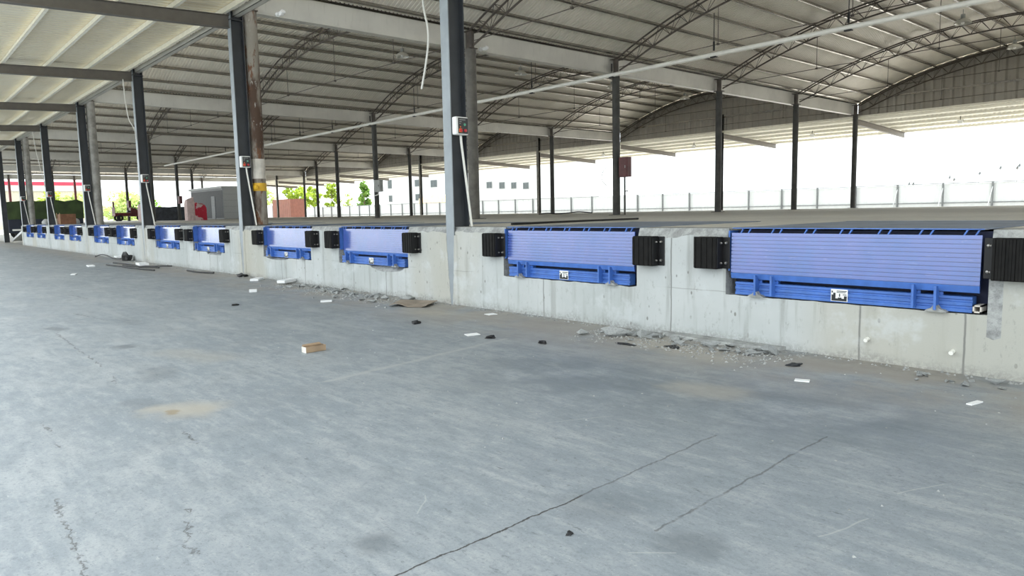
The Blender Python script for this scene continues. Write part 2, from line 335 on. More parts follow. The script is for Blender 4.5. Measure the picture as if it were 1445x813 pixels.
# --- dock wall with pits and chipped edges
def dock_wall():
    mb = MB(); r = random.Random(3)
    breaks = [-6.0] + [x for c in LEV for x in (c - HW, c + HW)] + [WEND]
    def jz(u, a): return a * (noise.noise(Vector((u * 3.1, 1.7, 0))) + .5 * noise.noise(Vector((u * 9.3, 4.2, 0))))
    for k in range(0, len(breaks), 2):
        a, b = breaks[k], breaks[k + 1]; n = max(6, int((b - a) / .045))
        us = [a + (b - a) * i / n for i in range(n + 1)]
        lo = [W(u, D, 0) for u in us]; mid_ = [W(u, D, .30 + .05 * noise.noise(Vector((u * 9, 8, 0)))) for u in us]
        ed = [min(i, n - i) / n * (b - a) for i in range(n + 1)]
        zt = [.985 + jz(u, .035) - (.035 if e < .12 else 0) - (.05 if e < .02 else 0) for u, e in zip(us, ed)]
        md = [W(u, D + .004 * r.random(), z) for u, z in zip(us, zt)]
        vt = [D + .055 + jz(u + 50, .03) for u in us]
        hi = [W(u, v, H - .004) for u, v in zip(us, vt)]
        bk = [W(u, D + .30, H) for u in us]
        o = len(mb.v); mb.v += [tuple(p) for p in lo + mid_ + md + hi + bk]; m = n + 1
        for i in range(n):
            for row in range(4):
                q = o + row * m + i; mb.f.append([q, q + 1, q + 1 + m, q + m]); mb.mi.append(0 if row == 0 or (row == 1 and not (k == 0 and i >= n - 2)) else 1)
        # reveals into the pits, with a ragged vertical edge
        for e, uu in ((0, a), (n, b)):
            poly = [lo[e], mid_[e], md[e], hi[e], bk[e], W(uu, D + .30, 0)]
            mb.cur = 1; mb.add(poly, [tuple(range(6))]); mb.cur = 0
    for idx, c in enumerate(LEV):   # sill under each pit with a broken top edge
        n = 40; us = [c - HW + 2 * HW * i / n for i in range(n + 1)]
        dz = []
        for i, u in enumerate(us):
            t = i / n; z = NB - .008 + .012 * noise.noise(Vector((u * 8, 3, 0)))
            if idx == 2 and .05 < t < .52: z -= .085 * math.sin(PI * (t - .05) / .47) ** .5   # broken out piece under the third ramp
            if idx == 3 and t > .45: z -= .05 * math.sin(PI * min(1, (t - .45) / .5)) ** .5
            if idx == 4 and .1 < t < .55: z -= .06
            dz.append(z)
        lo = [W(u, D, 0) for u in us]; hi = [W(u, D, z) for u, z in zip(us, dz)]; bk = [W(u, D + .10, NB - .01) for u in us]; b2 = [W(u, D + .3, NB - .012) for u in us]
        o = len(mb.v); mb.v += [tuple(p) for p in lo + hi + bk + b2]; m = n + 1
        for i in range(n):
            for row in range(3):
                q = o + row * m + i; mb.f.append([q, q + 1, q + 1 + m, q + m]); mb.mi.append(0 if row == 0 else 1)
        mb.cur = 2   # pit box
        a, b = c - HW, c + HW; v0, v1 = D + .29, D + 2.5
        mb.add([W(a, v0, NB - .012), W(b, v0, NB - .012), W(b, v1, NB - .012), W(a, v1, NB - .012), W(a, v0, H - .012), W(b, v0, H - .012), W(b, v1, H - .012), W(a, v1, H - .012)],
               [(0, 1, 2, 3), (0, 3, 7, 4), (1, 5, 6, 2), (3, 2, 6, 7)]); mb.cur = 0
    mb.cur = 0   # end return
    mb.add([W(WEND, D, 0), W(WEND, D, H - .05), W(WEND, 16, H - .05), W(WEND, 16, 0)], [(0, 1, 2, 3)])
    me = mb.mesh('wall_front', [M['wall'], M['raw'], M['pit']])
    return link('wall_front', me)
lab_struct(dock_wall(), 'long pale concrete loading dock wall with pits for the blue ramps', 'wall')
dk = MB()
br = [-6.0] + [x for c in LEV for x in (c - HW, c + HW)] + [WEND]
for k in range(0, len(br), 2): dk.box(W(br[k], D + .30, H - .25), W(br[k + 1], D + 2.5, H))
dk.box(W(-22, D + 2.5, H - .25), W(WEND, 16, H)); dk.box(W(-22, 16, H - .25), W(97, BACK, H)); dk.box(W(-22, D + .02, 0), W(-6, D + 2.5, H))
dk.box(W(-6, BACK - .2, 0), W(97, BACK - .02, H - .25)); dk.box(W(WEND, 16, 0), W(97, 16.2, H - .25))
lab_struct(dk.build('dock_floor', M['deck']), 'raised concrete floor of the open loading shed', 'floor')

sm = MB()
for ci in range(1, 7):
    for sd in (1, -1):
        n = 26
        for i in range(n + 1):
            f = i / n; z = f * .95; inn = .022 + .070 * f ** .8 + .012 * noise.noise(Vector((z * 14, ci * 5 + sd, 0))); out = .125 + .02 * noise.noise(Vector((z * 6, ci * 7 + sd, 3)))
            for uu, vv in ((out + .02, D + .001), (out, D - .017), (max(inn, .012), D - .021), (max(inn, .012) - .004, D - .013)): sm.v.append(tuple(W(cu(ci) + sd * uu, vv, z)))
        o_ = len(sm.v) - 4 * (n + 1)
        for i in range(n):
            for k in range(3): q = o_ + i * 4 + k; sm.f.append([q, q + 1, q + 5, q + 4]); sm.mi.append(0)
lab_struct(sm.build('trim_21', M['wall']), 'cement smeared over the edges of the H columns at the dock wall', 'wall')
# --- vault roofs (corrugated sheets), gables, gutters
def vault_mesh(v0, v1, pitch, amp, nseg=20):
    mb = MB(); nw = int((v1 - v0) / pitch); prof = []
    for i in range(nw):
        for f, a in ((0, 0), (.30, 0), (.42, 1), (.58, 1), (.70, 0)): prof.append((v0 + (i + f) * pitch, a * amp))
    xs = [-7.45 + 14.9 * k / nseg for k in range(nseg + 1)]; m = len(prof)
    for x in xs:
        z = arch(max(-7.42, min(7.42, x))) + .17
        mb.v += [(x, v, z + a) for v, a in prof]
    for k in range(nseg):
        for i in range(m - 1):
            q = k * m + i; mb.f.append([q, q + 1, q + 1 + m, q + m]); mb.mi.append(0)
    return mb.mesh('ceiling', M['roof'])
VM = vault_mesh(D - .1, BACK + .1, .11, .02)
VC = [cu(1) + 2 * S * k for k in range(-1, 6)]     # bay centres; index 1 is the bay in the frame's near end
BAYN = {0: 'nearest', 1: 'second', 2: 'third', 3: 'fourth', 4: 'fifth', 5: 'sixth'}
lab_struct(link('ceiling', VM, loc=W(cu(1) - 4 * S, 0, 0)), 'arched ribbed roof sheet added unseen beyond the near end to cut side light', 'roof')  # unseen extra bay, added to hold back light from the near end
for k, uc in enumerate(VC):
    lab_struct(link('ceiling', VM, loc=W(uc, 0, 0)), 'arched ribbed roof sheet over the %s bay of the shed' % (BAYN[k - 1] if k else 'added unseen near-end'), 'roof')  # the first bay is unseen, added to keep out light from that side
def gable_mesh():
    mb = MB(); n = 150; pts = []
    for i in range(n + 1):
        x = -7.4 + 14.8 * i / n; pts.append((x, .045 if (i % 4) == 1 else 0, 5.44, arch(x) + .16))
    for x, y, z0, z1 in pts: mb.v += [(x, y, z0), (x, y, z1)]
    for i in range(n): mb.f.append([2 * i, 2 * i + 1, 2 * i + 3, 2 * i + 2]); mb.mi.append(0)
    return mb.mesh('wall_back', M['gable'])
GM = gable_mesh()
tr = MB(); tr.box((-7.45, -.05, 5.40), (7.45, .03, 5.50)); TRM = tr.mesh('trim', M['purlin2'])
gr = MB(); gr.box((-6.2, -.07, 6.22), (6.2, -.01, 6.29)); GRM = gr.mesh('rail', M['purlin'])
tn = 0
for k, uc in enumerate(VC[1:]):
    g = lab_struct(link('wall_back.%03d' % k if k else 'wall_back', GM, loc=W(uc, rv(5) + .22, 0)), 'grey ribbed gable sheeting closing the %s roof bay at the back' % BAYN[k], 'wall')
    link('rail', GRM, g)
    tn += 1
    lab_struct(link('trim_%d' % tn, TRM, loc=W(uc, rv(5) + .2, 0)), 'pale edge strip under the back gable of the %s bay' % BAYN[k], 'trim')

# gutters between the bays
gm = MB(); prof = [(.13, 5.60), (.27, 5.60), (.33, 6.04), (.37, 6.04), (.37, 6.06), (.315, 6.06), (.255, 5.615), (.145, 5.615), (.105, 6.06), (.075, 6.06), (.075, 6.04), (.092, 6.04)]
prof = [(-p[0], p[1]) for p in prof]
nn = len(prof)
mbv = [(x, v, z) for v in (D + .14, BACK - .2) for x, z in prof]
gm.add(mbv, [(i, (i + 1) % nn, (i + 1) % nn + nn, i + nn) for i in range(nn)])
gm.box((-.10, D + .14, 5.57), (-.31, BACK - .2, 5.598))
GUT = gm.mesh('roof_gutter', M['gutter'])
for k, i in enumerate((2, 4, 6, 8, 10, 12)):
    tag(link('roof_gutter', GUT, loc=W(cu(i) + .02, 0, 0)), 'long pale sheet metal valley gutter between the %s and %s roof bays' % (BAYN[k], BAYN.get(k + 1, 'last')), 'gutter', 'valley gutters', 'thing')

# purlins of the arched bays
def purlin_mesh(length, h=.12, w=.055, t=.006, lip=.02):
    mb = MB(); mb.box((-t / 2, 0, 0), (t / 2, length, h)); mb.box((0, 0, 0), (w, length, t)); mb.box((0, 0, h - t), (-w, length, h)); mb.box((w - t, 0, 0), (w, length, lip))
    return mb.mesh('roof_purlin', M['purlin'])
PL = purlin_mesh(BACK - D - .5)
PX = [-7.0, -6.195, -5.31, -4.425, -3.54, -2.655, -1.77, -.4425 - .4425, -.0]  # placeholder, replaced below
PX = [s_ * (.4425 + .885 * k) for s_ in (-1, 1) for k in range(8)] + [-6.98, 7.2]
PX.sort()     # offsets along u from the bay centre
for k, uc in enumerate(VC[1:]):
    for n_, du in enumerate(PX):
        zz = arch(min(7.42, abs(du))); sl = math.atan2(arch(min(7.42, abs(du) + .02)) - arch(abs(du) - .02 if abs(du) > .02 else 0), .04)
        o = link('roof_purlin', PL, loc=W(uc + du, D + .2, zz + .035))
        o.rotation_euler = (0, (sl if du > 0 else -sl), 0)
        tag(o, 'slim grey roof purlin, %s up from the near gutter of the %s arched bay' % (NTH[n_], BAYN[k]), 'purlin', 'roof purlins', 'thing')

# lattice arch trusses
def truss_meshes():
    top = MB(); N = 28; xs = [-7.28 + 14.33 * i / N for i in range(N + 1)]
    for dy in (-.13, .13): top.tube([(x, dy, arch(x) - .02) for x in xs], .026, 6)
    bot = MB(); xb = [-6.75 + 13.5 * i / N for i in range(N + 1)]
    pts = [(x, 0, arch(x) - .42) for x in xb]
    bot.tube([(-7.27, 0, 5.64)] + pts + [(7.05, 0, 5.70)], .028, 6)
    web = MB(); n = 44
    for i in range(n):
        x0 = -6.9 + 13.8 * i / n; x1 = -6.9 + 13.8 * (i + 1) / n
        for dy in (-.13, .13):
            a, b = ((x0, dy, arch(x0) - .02), (x1, 0, arch(x1) - .42)) if i % 2 == 0 else ((x0, 0, arch(x0) - .42), (x1, dy, arch(x1) - .02))
            web.tube([a, b], .009, 4, False)
        if i % 2 == 0: web.tube([(x0, -.13, arch(x0) - .02), (x0, .13, arch(x0) - .02)], .009, 4, False)
    tie = MB(); tie.tube([(-7.28, 0, 5.74), (-3.7, 0, 5.80), (0, 0, 5.82), (3.7, 0, 5.80), (7.05, 0, 5.74)], .012, 5)
    hs = []
    for x in (-3.71, 0, 3.71):
        h = MB(); h.tube([(x, 0, 5.79), (x, 0, arch(x) - .42)], .010, 5); h.box((x - .03, -.03, 5.78), (x + .03, .03, 5.83)); hs.append(h.mesh('hanger_rod', M['truss']))
    return [('top_chord', top.mesh('top_chord', M['truss'])), ('bottom_chord', bot.mesh('bottom_chord', M['truss'])), ('lattice_web', web.mesh('lattice_web', M['truss'])), ('tie_rod', tie.mesh('tie_rod', M['truss']))] + [('hanger_rod', h) for h in hs]
TM = truss_meshes()
for k, uc in enumerate(VC[1:]):
    for j in range(6):
        t = thing('arch_truss', W(uc, rv(j), 0), 'brown lattice arch truss of the %s bay, %s row in from the dock edge' % (BAYN[k], NTH[j]), 'roof truss', 'lattice arch trusses')
        for nm, me in TM: link(nm, me, t)

# ================================================================== COLUMNS
def pipe_column(i, j, r, mat, label, v=None, u=None, top=6.0):
    uu = cu(i) if u is None else u; vv = rv(j) if v is None else v
    t = thing('pipe_column', W(uu, vv, H), label, 'column', 'round pipe columns')
    mb = MB(); mb.tube([(0, 0, .012), (0, 0, 5.56 - H)], r, 14); mb.build('shaft', mat, t, smooth=True)
    mb = MB(); mb.tube([(0, 0, 5.56 - H), (0, 0, top - H)], r * .72, 10); mb.box((-.16, -.12, 5.54 - H), (.16, .12, 5.565 - H)); mb.box((-.11, -.17, top - H - .02), (.11, .17, top - H)); mb.build('head', M['truss'], t)
    mb = MB(); bp = r * (1.1 if j == 0 else 1.5); mb.box((-bp, -bp, 0), (bp, bp, .014)); mb.build('base_plate', M['pipe'], t)
    return t
rowname = {2: 'nearest', 4: 'second', 6: 'third', 8: 'fourth', 10: 'fifth', 12: 'sixth'}
for i in (2, 4, 6, 8, 10, 12):
    for j in range(6):
        if i >= 8 and j == 0: continue
        if i == 12 and j in (1, 2): continue
        r = .12; mat = M['pipe']; extra = 'dark round pipe column'
        if (i, j) == (2, 0): r, mat, extra = .14, M['rust'], 'rusty peeling round pipe column'
        elif (i, j) == (2, 1): r, mat, extra = .15, M['pipeb'], 'worn brownish grey round pipe column'
        elif j == 0: r, mat, extra = .15, M['pipel'], 'pale worn round pipe column'
        pipe_column(i, j, r, mat, '%s under the %s valley gutter, %s from the dock edge' % (extra, rowname[i], NTH[j]))
pipe_column(12, 1, .12, M['darkred'], 'dark red pipe column at the far end of the shed, nearer the dock edge', v=10.9)
pipe_column(12, 2, .12, M['darkred'], 'dark red pipe column at the far end of the shed, farther from the dock edge', v=16.75)
for n_, i in enumerate((3, 5, 7, 9, 11)):
    t = thing('gable_column', W(cu(i), rv(5) + .10, H), 'slim H post under the middle of the back gable of the %s bay' % BAYN[n_ + 1], 'column', 'gable posts')
    mb = MB(); mb.box((-.10, -.10, 0), (.10, -.09, 6.4 - H)); mb.build('front_flange', M['pipel'], t)
    mb = MB(); mb.box((-.005, -.09, 0), (.005, .09, 6.4 - H)); mb.box((-.10, .09, 0), (.10, .10, 6.4 - H)); mb.build('web', M['pipe'], t)

hl = ['blue-grey steel H column at the dock edge, nearest of the row', 'blue-grey steel H column at the dock edge beside the rusty pipe', 'third blue-grey steel H column along the dock edge', 'fourth blue-grey steel H column along the dock edge', 'fifth blue-grey steel H column along the dock edge', 'sixth blue-grey steel H column, at the far end of the dock wall', 'blue-grey steel H column standing beyond the end of the dock wall']
def hcol_meshes(full):
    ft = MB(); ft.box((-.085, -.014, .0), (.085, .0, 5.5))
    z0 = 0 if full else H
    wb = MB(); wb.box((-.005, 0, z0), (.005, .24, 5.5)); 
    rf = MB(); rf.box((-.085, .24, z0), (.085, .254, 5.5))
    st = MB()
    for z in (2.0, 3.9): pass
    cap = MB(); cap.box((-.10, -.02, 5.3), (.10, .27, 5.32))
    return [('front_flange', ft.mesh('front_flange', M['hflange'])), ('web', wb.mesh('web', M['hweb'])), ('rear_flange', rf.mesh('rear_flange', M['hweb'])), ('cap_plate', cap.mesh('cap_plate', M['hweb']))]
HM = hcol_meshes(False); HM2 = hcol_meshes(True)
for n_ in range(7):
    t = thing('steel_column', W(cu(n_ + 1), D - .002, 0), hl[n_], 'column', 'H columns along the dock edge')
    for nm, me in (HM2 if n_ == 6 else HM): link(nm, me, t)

# ================================================================== CANOPIES
SLP = .045
def fz(v): return 5.40 - SLP * (D - v)      # top of front beams
V0 = 1.6
cs = MB(); pitch = .2; nw = int(70 / pitch); prof = []
for i in range(nw):
    for f, a in ((0, 0), (.5, 0), (.62, .02), (.88, .02)): prof.append((-8 + (i + f) * pitch, a))
for v in (V0, D + .15): cs.v += [tuple(W(u, v, fz(v) + .16 + a)) for u, a in prof]
m_ = len(prof)
for i in range(m_ - 1): cs.f.append([i, i + 1, i + 1 + m_, i + m_]); cs.mi.append(0)
lab_struct(cs.build('ceiling_canopy', M['canopy']), 'pale ribbed sheet roof of the canopy over the apron', 'roof')
CV = [5.80, 4.83, 3.86, 2.89, 1.92]
pm = MB(); pm.box((-62, -.003, 0), (8, .003, .15)); pm.box((-62, -.06, 0), (8, 0, .006)); pm.box((-62, 0, .144), (8, .06, .15)); pm.box((-62, -.06, 0), (8, -.054, .022))
CP = pm.mesh('canopy_purlin', M['purlin2'])
for n_, v in enumerate(CV):
    tag(link('canopy_purlin', CP, loc=(0, v, fz(v) + .004)), 'cream canopy purlin along the apron roof, %s outwards from the dock edge' % NTH[n_], 'purlin', 'canopy purlins', 'thing')
ec = MB(); ec.box((-62, -.06, 0), (8, .07, .012)); ec.box((-62, .06, 0), (8, .07, .17)); ec.box((-62, -.06, 0), (8, -.05, .12))
tag(ec.build('canopy_edge_channel', M['gutter'], loc=(0, D + .13, 5.385)), 'grey channel along the inner edge of the apron canopy', 'channel', None, 'thing')
def ibeam(L, h0, h1, w=.16):       # along -y, tapering; top follows the slope
    mb = MB()
    def q(y0, y1, zf0, zf1, x0, x1):
        vs = []
        for y, (za, zb) in ((y0, zf0), (y1, zf1)): vs += [(x0, y, za), (x1, y, za), (x1, y, zb), (x0, y, zb)]
        mb.add(vs, [(0, 1, 2, 3), (7, 6, 5, 4), (0, 4, 5, 1), (1, 5, 6, 2), (2, 6, 7, 3), (3, 7, 4, 0)])
    d = -SLP * L
    q(0, -L, (-.010, 0), (d - .010, d), -w / 2, w / 2); q(0, -L, (-h0, -h0 + .010), (d - h1, d - h1 + .010), -w / 2, w / 2); q(0, -L, (-h0, 0), (d - h1, d), -.004, .004)
    return mb
FB = ibeam(D - V0, .26, .22).mesh('canopy_beam', M['beam'])
for n_ in range(7):
    tag(link('canopy_beam', FB, loc=W(cu(n_ + 1), D + .0, 5.40)), 'tan steel canopy beam reaching out over the apron from the %s H column' % ORD[n_], 'beam', 'apron canopy beams', 'thing')
# rear canopy
def bz(v): return 5.33 - .05 * (v - 36.4)
VB0, VB1 = 36.25, 42.3
bs = MB(); prof = []; nw = int(100 / pitch)
for i in range(nw):
    for f, a in ((0, 0), (.5, 0), (.62, .02), (.88, .02)): prof.append((-6 + (i + f) * pitch, a))
for v in (VB0, VB1): bs.v += [tuple(W(u, v, bz(v) + .13 + a)) for u, a in prof]
m_ = len(prof)
for i in range(m_ - 1): bs.f.append([i, i + 1, i + 1 + m_, i + m_]); bs.mi.append(0)
lab_struct(bs.build('ceiling_rear_canopy', M['rearc']), 'pale ribbed sheet roof of the canopy behind the shed', 'roof')
pm = MB(); pm.box((-94, -.003, 0), (6, .003, .12)); pm.box((-94, -.055, 0), (6, 0, .006)); pm.box((-94, 0, .114), (6, .055, .12)); RP = pm.mesh('rear_canopy_purlin', M['purlin3'])
for n_, v in enumerate((36.8, 38.1, 39.4, 40.7, 42.2)):
    tag(link('rear_canopy_purlin', RP, loc=(0, v, bz(v) + .004)), 'cream purlin of the rear canopy, %s outwards from the gable' % NTH[n_], 'purlin', 'rear canopy purlins', 'thing')
RB = MB(); L = 5.9
for a, b, x in ((-.010, 0, .08), (-.26, -.25, .08), (-.26, 0, .004)):
    RB.add([(-x, 0, a), (x, 0, a), (x, 0, b), (-x, 0, b), (-x, L, a - .05 * L), (x, L, a - .05 * L), (x, L, b - .05 * L), (-x, L, b - .05 * L)], [(0, 1, 2, 3), (7, 6, 5, 4), (0, 4, 5, 1), (1, 5, 6, 2), (2, 6, 7, 3), (3, 7, 4, 0)])
RBM = RB.mesh('rear_canopy_beam', M['beam'])
for n_, i in enumerate(range(2, 13)):
    tag(link('rear_canopy_beam', RBM, loc=W(cu(i), 36.3, 5.33)), 'tan beam of the rear canopy, %s along from the near end' % NTH[n_], 'beam', 'rear canopy beams', 'thing')

# ================================================================== DOCK LEVELLERS
def leveller():
    t = thing('dock_leveller', W(LEV[0], D, 0), '', 'dock leveller', 'blue dock levellers')
    P = []
    def part(nm, mb, mat, sm=False): o = mb.build(nm, mat, t, smooth=sm); P.append(o); return o
    mb = MB(); mb.box((-1.0, .035, H - .006), (1.0, 2.46, H + .004)); mb.box((-1.03, 2.46, H - .006), (1.03, 2.52, H + .006)); part('deck_plate', mb, M['plate'])
    mb = MB(); mb.box((-1.005, .028, H - .004), (1.005, .05, H + .003)); part('front_edge', mb, M['blue']); mb = MB(); mb.box((-1.04, .16, .47), (1.04, .19, H - .02)); part('shade_backing', mb, M['pitshade'])  # near-black backing stands in for the shade inside the pit slot
    for k in range(7):
        x = -.93 + k * .30
        for sx in (0, .075):
            a = x + sx; mb = MB(); mb.prism([(a, 1.018), (a + .012, 1.018), (a + .034, H - .008), (a + .022, H - .008)], 1, .030, .048); part('hinge_lug', mb, M['blue'])
    # lip: ribbed plate hanging slightly outwards, with a bevelled lower edge
    prof = []; n = 11; z0, z1 = 1.020, .655; y0, y1 = .006, -.004
    for k in range(n):
        for f, dd in ((.0, .0), (.02, .0), (.83, .0), (.86, .012), (.97, .012)):
            tt = (k + f) / n; prof.append((y0 + (y1 - y0) * tt + dd, z0 + (z1 - z0) * tt))
    prof += [(y1, z1), (.004, .604), (.020, .604)]
    back = [(.020, .66), (y0 + .02, z0)]
    mb = MB(); poly = prof + back; nP = len(poly)
    vs = [(x, p[0], p[1]) for x in (-1.0, 1.0) for p in poly]
    fs = [(i, (i + 1) % nP, (i + 1) % nP + nP, i + nP) for i in range(nP)]
    mb.add(vs, fs)
    for off in (0, nP):   # end caps as a strip
        for i in range(len(prof) - 3): mb.add([], []); mb.f.append([off + i, off + i + 1, off + nP - 1]); mb.mi.append(0)
        mb.f.append([off + len(prof) - 3, off + len(prof) - 2, off + len(prof) - 1, off + nP - 2]); mb.mi.append(0); mb.f.append([off + len(prof) - 3, off + nP - 2, off + nP - 1]); mb.mi.append(0)
    fi = len(prof) - 3; mb.mi[fi] = 1; mb.mi[fi + 1] = 1
    o = mb.build('lip_plate', [M['lip'], M['blue']], t); P.append(o)
    mb = MB(); mb.prism([(.008, .67), (.15, .67), (.15, 1.04), (.008, 1.04)], 0, -1.034, -1.020); part('side_plate', mb, M['blue'])
    for x in (-.73, -.575, .575, .73):
        mb = MB(); mb.prism([(-.060, .468), (.10, .468), (.10, .598), (.0, .598), (-.030, .645), (-.060, .645)], 0, x - .009, x + .009); mb.box((x + .009, .02, .456), (x + .03, .032, .60)); part('lip_keeper', mb, M['blue'])
    prof = [(.02, .458), (.004, .458), (.004, .482), (.014, .487), (.014, .502), (.004, .507), (.004, .530), (.014, .535), (.014, .548), (.004, .553), (.004, .572), (.02, .574), (.10, .574), (.10, .458)]
    mb = MB(); mb.prism(prof, 0, -.957, .957); part('lower_beam', mb, M['blue'])
    for x in (-.73, .73):
        mb = MB(); mb.prism([(x - .075, .452), (x - .05, .470), (x - .03, .476), (x - .012, .50), (x + .012, .50), (x + .03, .474), (x + .06, .468), (x + .08, .452)], 1, -.05, .0); part('weld_bead', mb, M['raw'])
    mb = MB(); mb.box((-.068, -.002, .466), (.068, .004, .566)); np_ = part('nameplate', mb, M['white'])
    mb = MB()
    for a, b in (((-.062, .470), (.062, .490)), ((-.062, .490), (-.030, .520)), ((-.048, .520), (-.030, .536)), ((.040, .490), (.062, .512)), ((-.020, .548), (.060, .554)), ((-.020, .538), (.052, .543)), ((.000, .505), (.008, .530)), ((.030, .520), (.060, .526)), ((-.010, .490), (.020, .498)), ((-.062, .536), (-.052, .552))):
        mb.box((a[0], -.004, a[1]), (b[0], -.001, b[1]))
    o = mb.build('plate_print', M['black'], t); P.append(o); o.parent = np_
    return t, P, np_
t0, P0, NP0 = leveller()
PR0 = [p for p in P0 if p.parent == NP0]; PD0 = [p for p in P0 if p.parent != NP0]
for n_, c in enumerate(LEV):
    if n_ % 2 == 0 and n_ // 2 < 7: nxt = '%s of the two ramps before the %s H column' % ('first', ORD[n_ // 2])
    else: nxt = '%s of the two ramps before the %s H column' % ('second', ORD[n_ // 2])
    lab = 'blue dock leveller with ribbed lip, ' + nxt
    if n_ == 0: lab = 'largest blue dock leveller with ribbed lip, nearest of the whole row'
    if n_ == 0: t0['label'] = lab; continue
    r, ks = dup(t0, PD0, W(c, D, 0), lab)
    for k in ks:
        if k.name.startswith('lip_plate'): k.location.y += (.03 if n_ == 1 else .065 if n_ < 4 else .11)     # these lips hang deeper in their pits
    pl = [k for k in ks if k.name.startswith('nameplate')][0]
    for p in PR0:
        q = p.copy(); COL.objects.link(q); q.parent = pl
mb = MB()
for a, b in (((.965, .462), (1.02, .472)), ((.965, .507), (1.02, .517)), ((.965, .462), (.975, .517)), ((1.01, .462), (1.02, .517))): mb.box((a[0], -.01, a[1]), (b[0], .12, b[1]))
o = mb.build('tube_end', M['cardpale'], t0); o['label'] = 'cream square tube end'
# bumpers
def bumper():
    t = thing('dock_bumper', W(0, D, 0), '', 'dock bumper', 'black rubber dock bumpers'); P = []
    mb = MB(); n = 12; prof = []
    for k in range(n):
        x0 = -.12 + .24 * k / n; w = .24 / n
        prof += [(x0 + w * .06, -.122 + .003 * ((k * 5) % 3)), (x0 + w * .9, -.122 + .003 * ((k * 5) % 3)), (x0 + w * .96, -.114)]
    mb.prism([(-.12, -.004), (-.12, -.114)] + prof + [(.12, -.112), (.12, -.004)], 2, .698, .978); mb.bbox((-.122, -.11, .69), (.122, -.004, .70), .004); mb.bbox((-.122, -.11, .976), (.122, -.004, .986), .004)
    P.append(mb.build('rubber_block', M['rubber'], t))
    for sx in (-1, 1):
        mb = MB(); mb.box((sx * .12, -.108, .70), (sx * .128, 0, .976)); mb.bbox((sx * .12, -.012, .692), (sx * .196, 0, .984), .006); P.append(mb.build('side_bracket', M['steelblk'], t))
        for z in (.745, .93):
            mb = MB(); mb.lathe([(0, .030), (.009, .028), (.013, .02), (.013, .0)], 8, Matrix.Translation((sx * .165, -.011, z)) @ Matrix.Rotation(PI / 2, 4, 'X')); P.append(mb.build('bolt', M['bolt'], t))
            mb = MB(); mb.lathe([(0, .02), (.008, .018), (.010, .012), (.010, .0)], 8, Matrix.Translation((sx * .128, -.06, z)) @ Matrix.Rotation(sx * PI / 2, 4, 'Y')); P.append(mb.build('bolt', M['bolt'], t))
    return t, P
b0, BP = bumper(); first = True
for n_, c in enumerate(LEV):
    for sd, off in (('near', -1.215), ('far', 1.205)):
        which = 'largest blue dock leveller' if n_ == 0 else ('%s leveller from the near end' % NTH[n_])
        lab = 'black rubber bumper on the %s side of the %s' % (sd, which)
        dz = (.02 if n_ == 0 and sd == 'near' else rnd.uniform(-.008, .008))
        if first: b0['label'] = lab; b0.location = W(c + off, D, dz); first = False
        else: dup(b0, BP, W(c + off, D - .001, dz), lab)

# ================================================================== CONTROL BOXES, CONDUITS
def control_box():
    t = thing('control_box', W(0, D, 0), '', 'control box', 'dock leveller control boxes'); P = []
    mb = MB(); mb.bbox((.090, -.005, 2.285), (.185, .205, 2.525), .018); P.append(mb.build('housing', M['white'], t))
    mb = MB(); mb.bbox((.180, .030, 2.302), (.189, .195, 2.508), .004); P.append(mb.build('face_panel', M['black'], t))
    mb = MB(); mb.bbox((.188, .042, 2.318), (.194, .092, 2.368), .003); kb = mb.build('rotary_switch', M['orange'], t); P.append(kb)
    R = Matrix.Rotation(PI / 2, 4, 'Y')
    mb = MB(); mb.lathe([(.02, 0), (.02, .01), (.012, .014), (0, .014)], 12, Matrix.Translation((.193, .070, 2.343)) @ R); P.append(mb.build('switch_knob', M['red'], t, smooth=True))
    mb = MB(); mb.lathe([(.022, 0), (.022, .012), (.015, .02), (0, .02)], 12, Matrix.Translation((.188, .145, 2.343)) @ R); P.append(mb.build('stop_button', M['red'], t, smooth=True))
    mb = MB(); mb.lathe([(.018, 0), (.018, .010), (0, .012)], 12, Matrix.Translation((.188, .135, 2.42)) @ R); P.append(mb.build('start_button', M['green'], t, smooth=True))
    mb = MB(); mb.lathe([(.010, 0), (.010, .006), (0, .008)], 10, Matrix.Translation((.188, .065, 2.388)) @ R); P.append(mb.build('pilot_light', M['orange'], t))
    mb = MB()
    for k, (a, b, z) in enumerate(((.05, .15, 2.478), (.05, .08, 2.452), (.05, .075, 2.428))):
        x = a
        while x < b: mb.box((.188, x, z), (.1895, x + .009, z + .010)); x += .013
    P.append(mb.build('panel_lettering', M['eleg'], t))
    return t, P
c0, CPp = control_box()
cd = MB(); cd.tube([(.10, .135, 2.29), (.10, .14, 2.2), (.10, .285, H + .0)], .017, 8); CDM = cd.mesh('cable_conduit', M['pvc'], True)
for n_ in range(6):
    lab = 'white and black control box with orange and red switches on the %s H column' % ORD[n_]
    if n_ == 0: c0['label'] = lab; c0.location = W(cu(1), D, 0)
    else: dup(c0, CPp, W(cu(n_ + 1), D, 0), lab)
    tag(link('cable_conduit', CDM, loc=W(cu(n_ + 1), D, 0)), 'slanting white conduit below the control box of the %s H column' % ORD[n_], 'conduit', 'white conduits', 'thing')

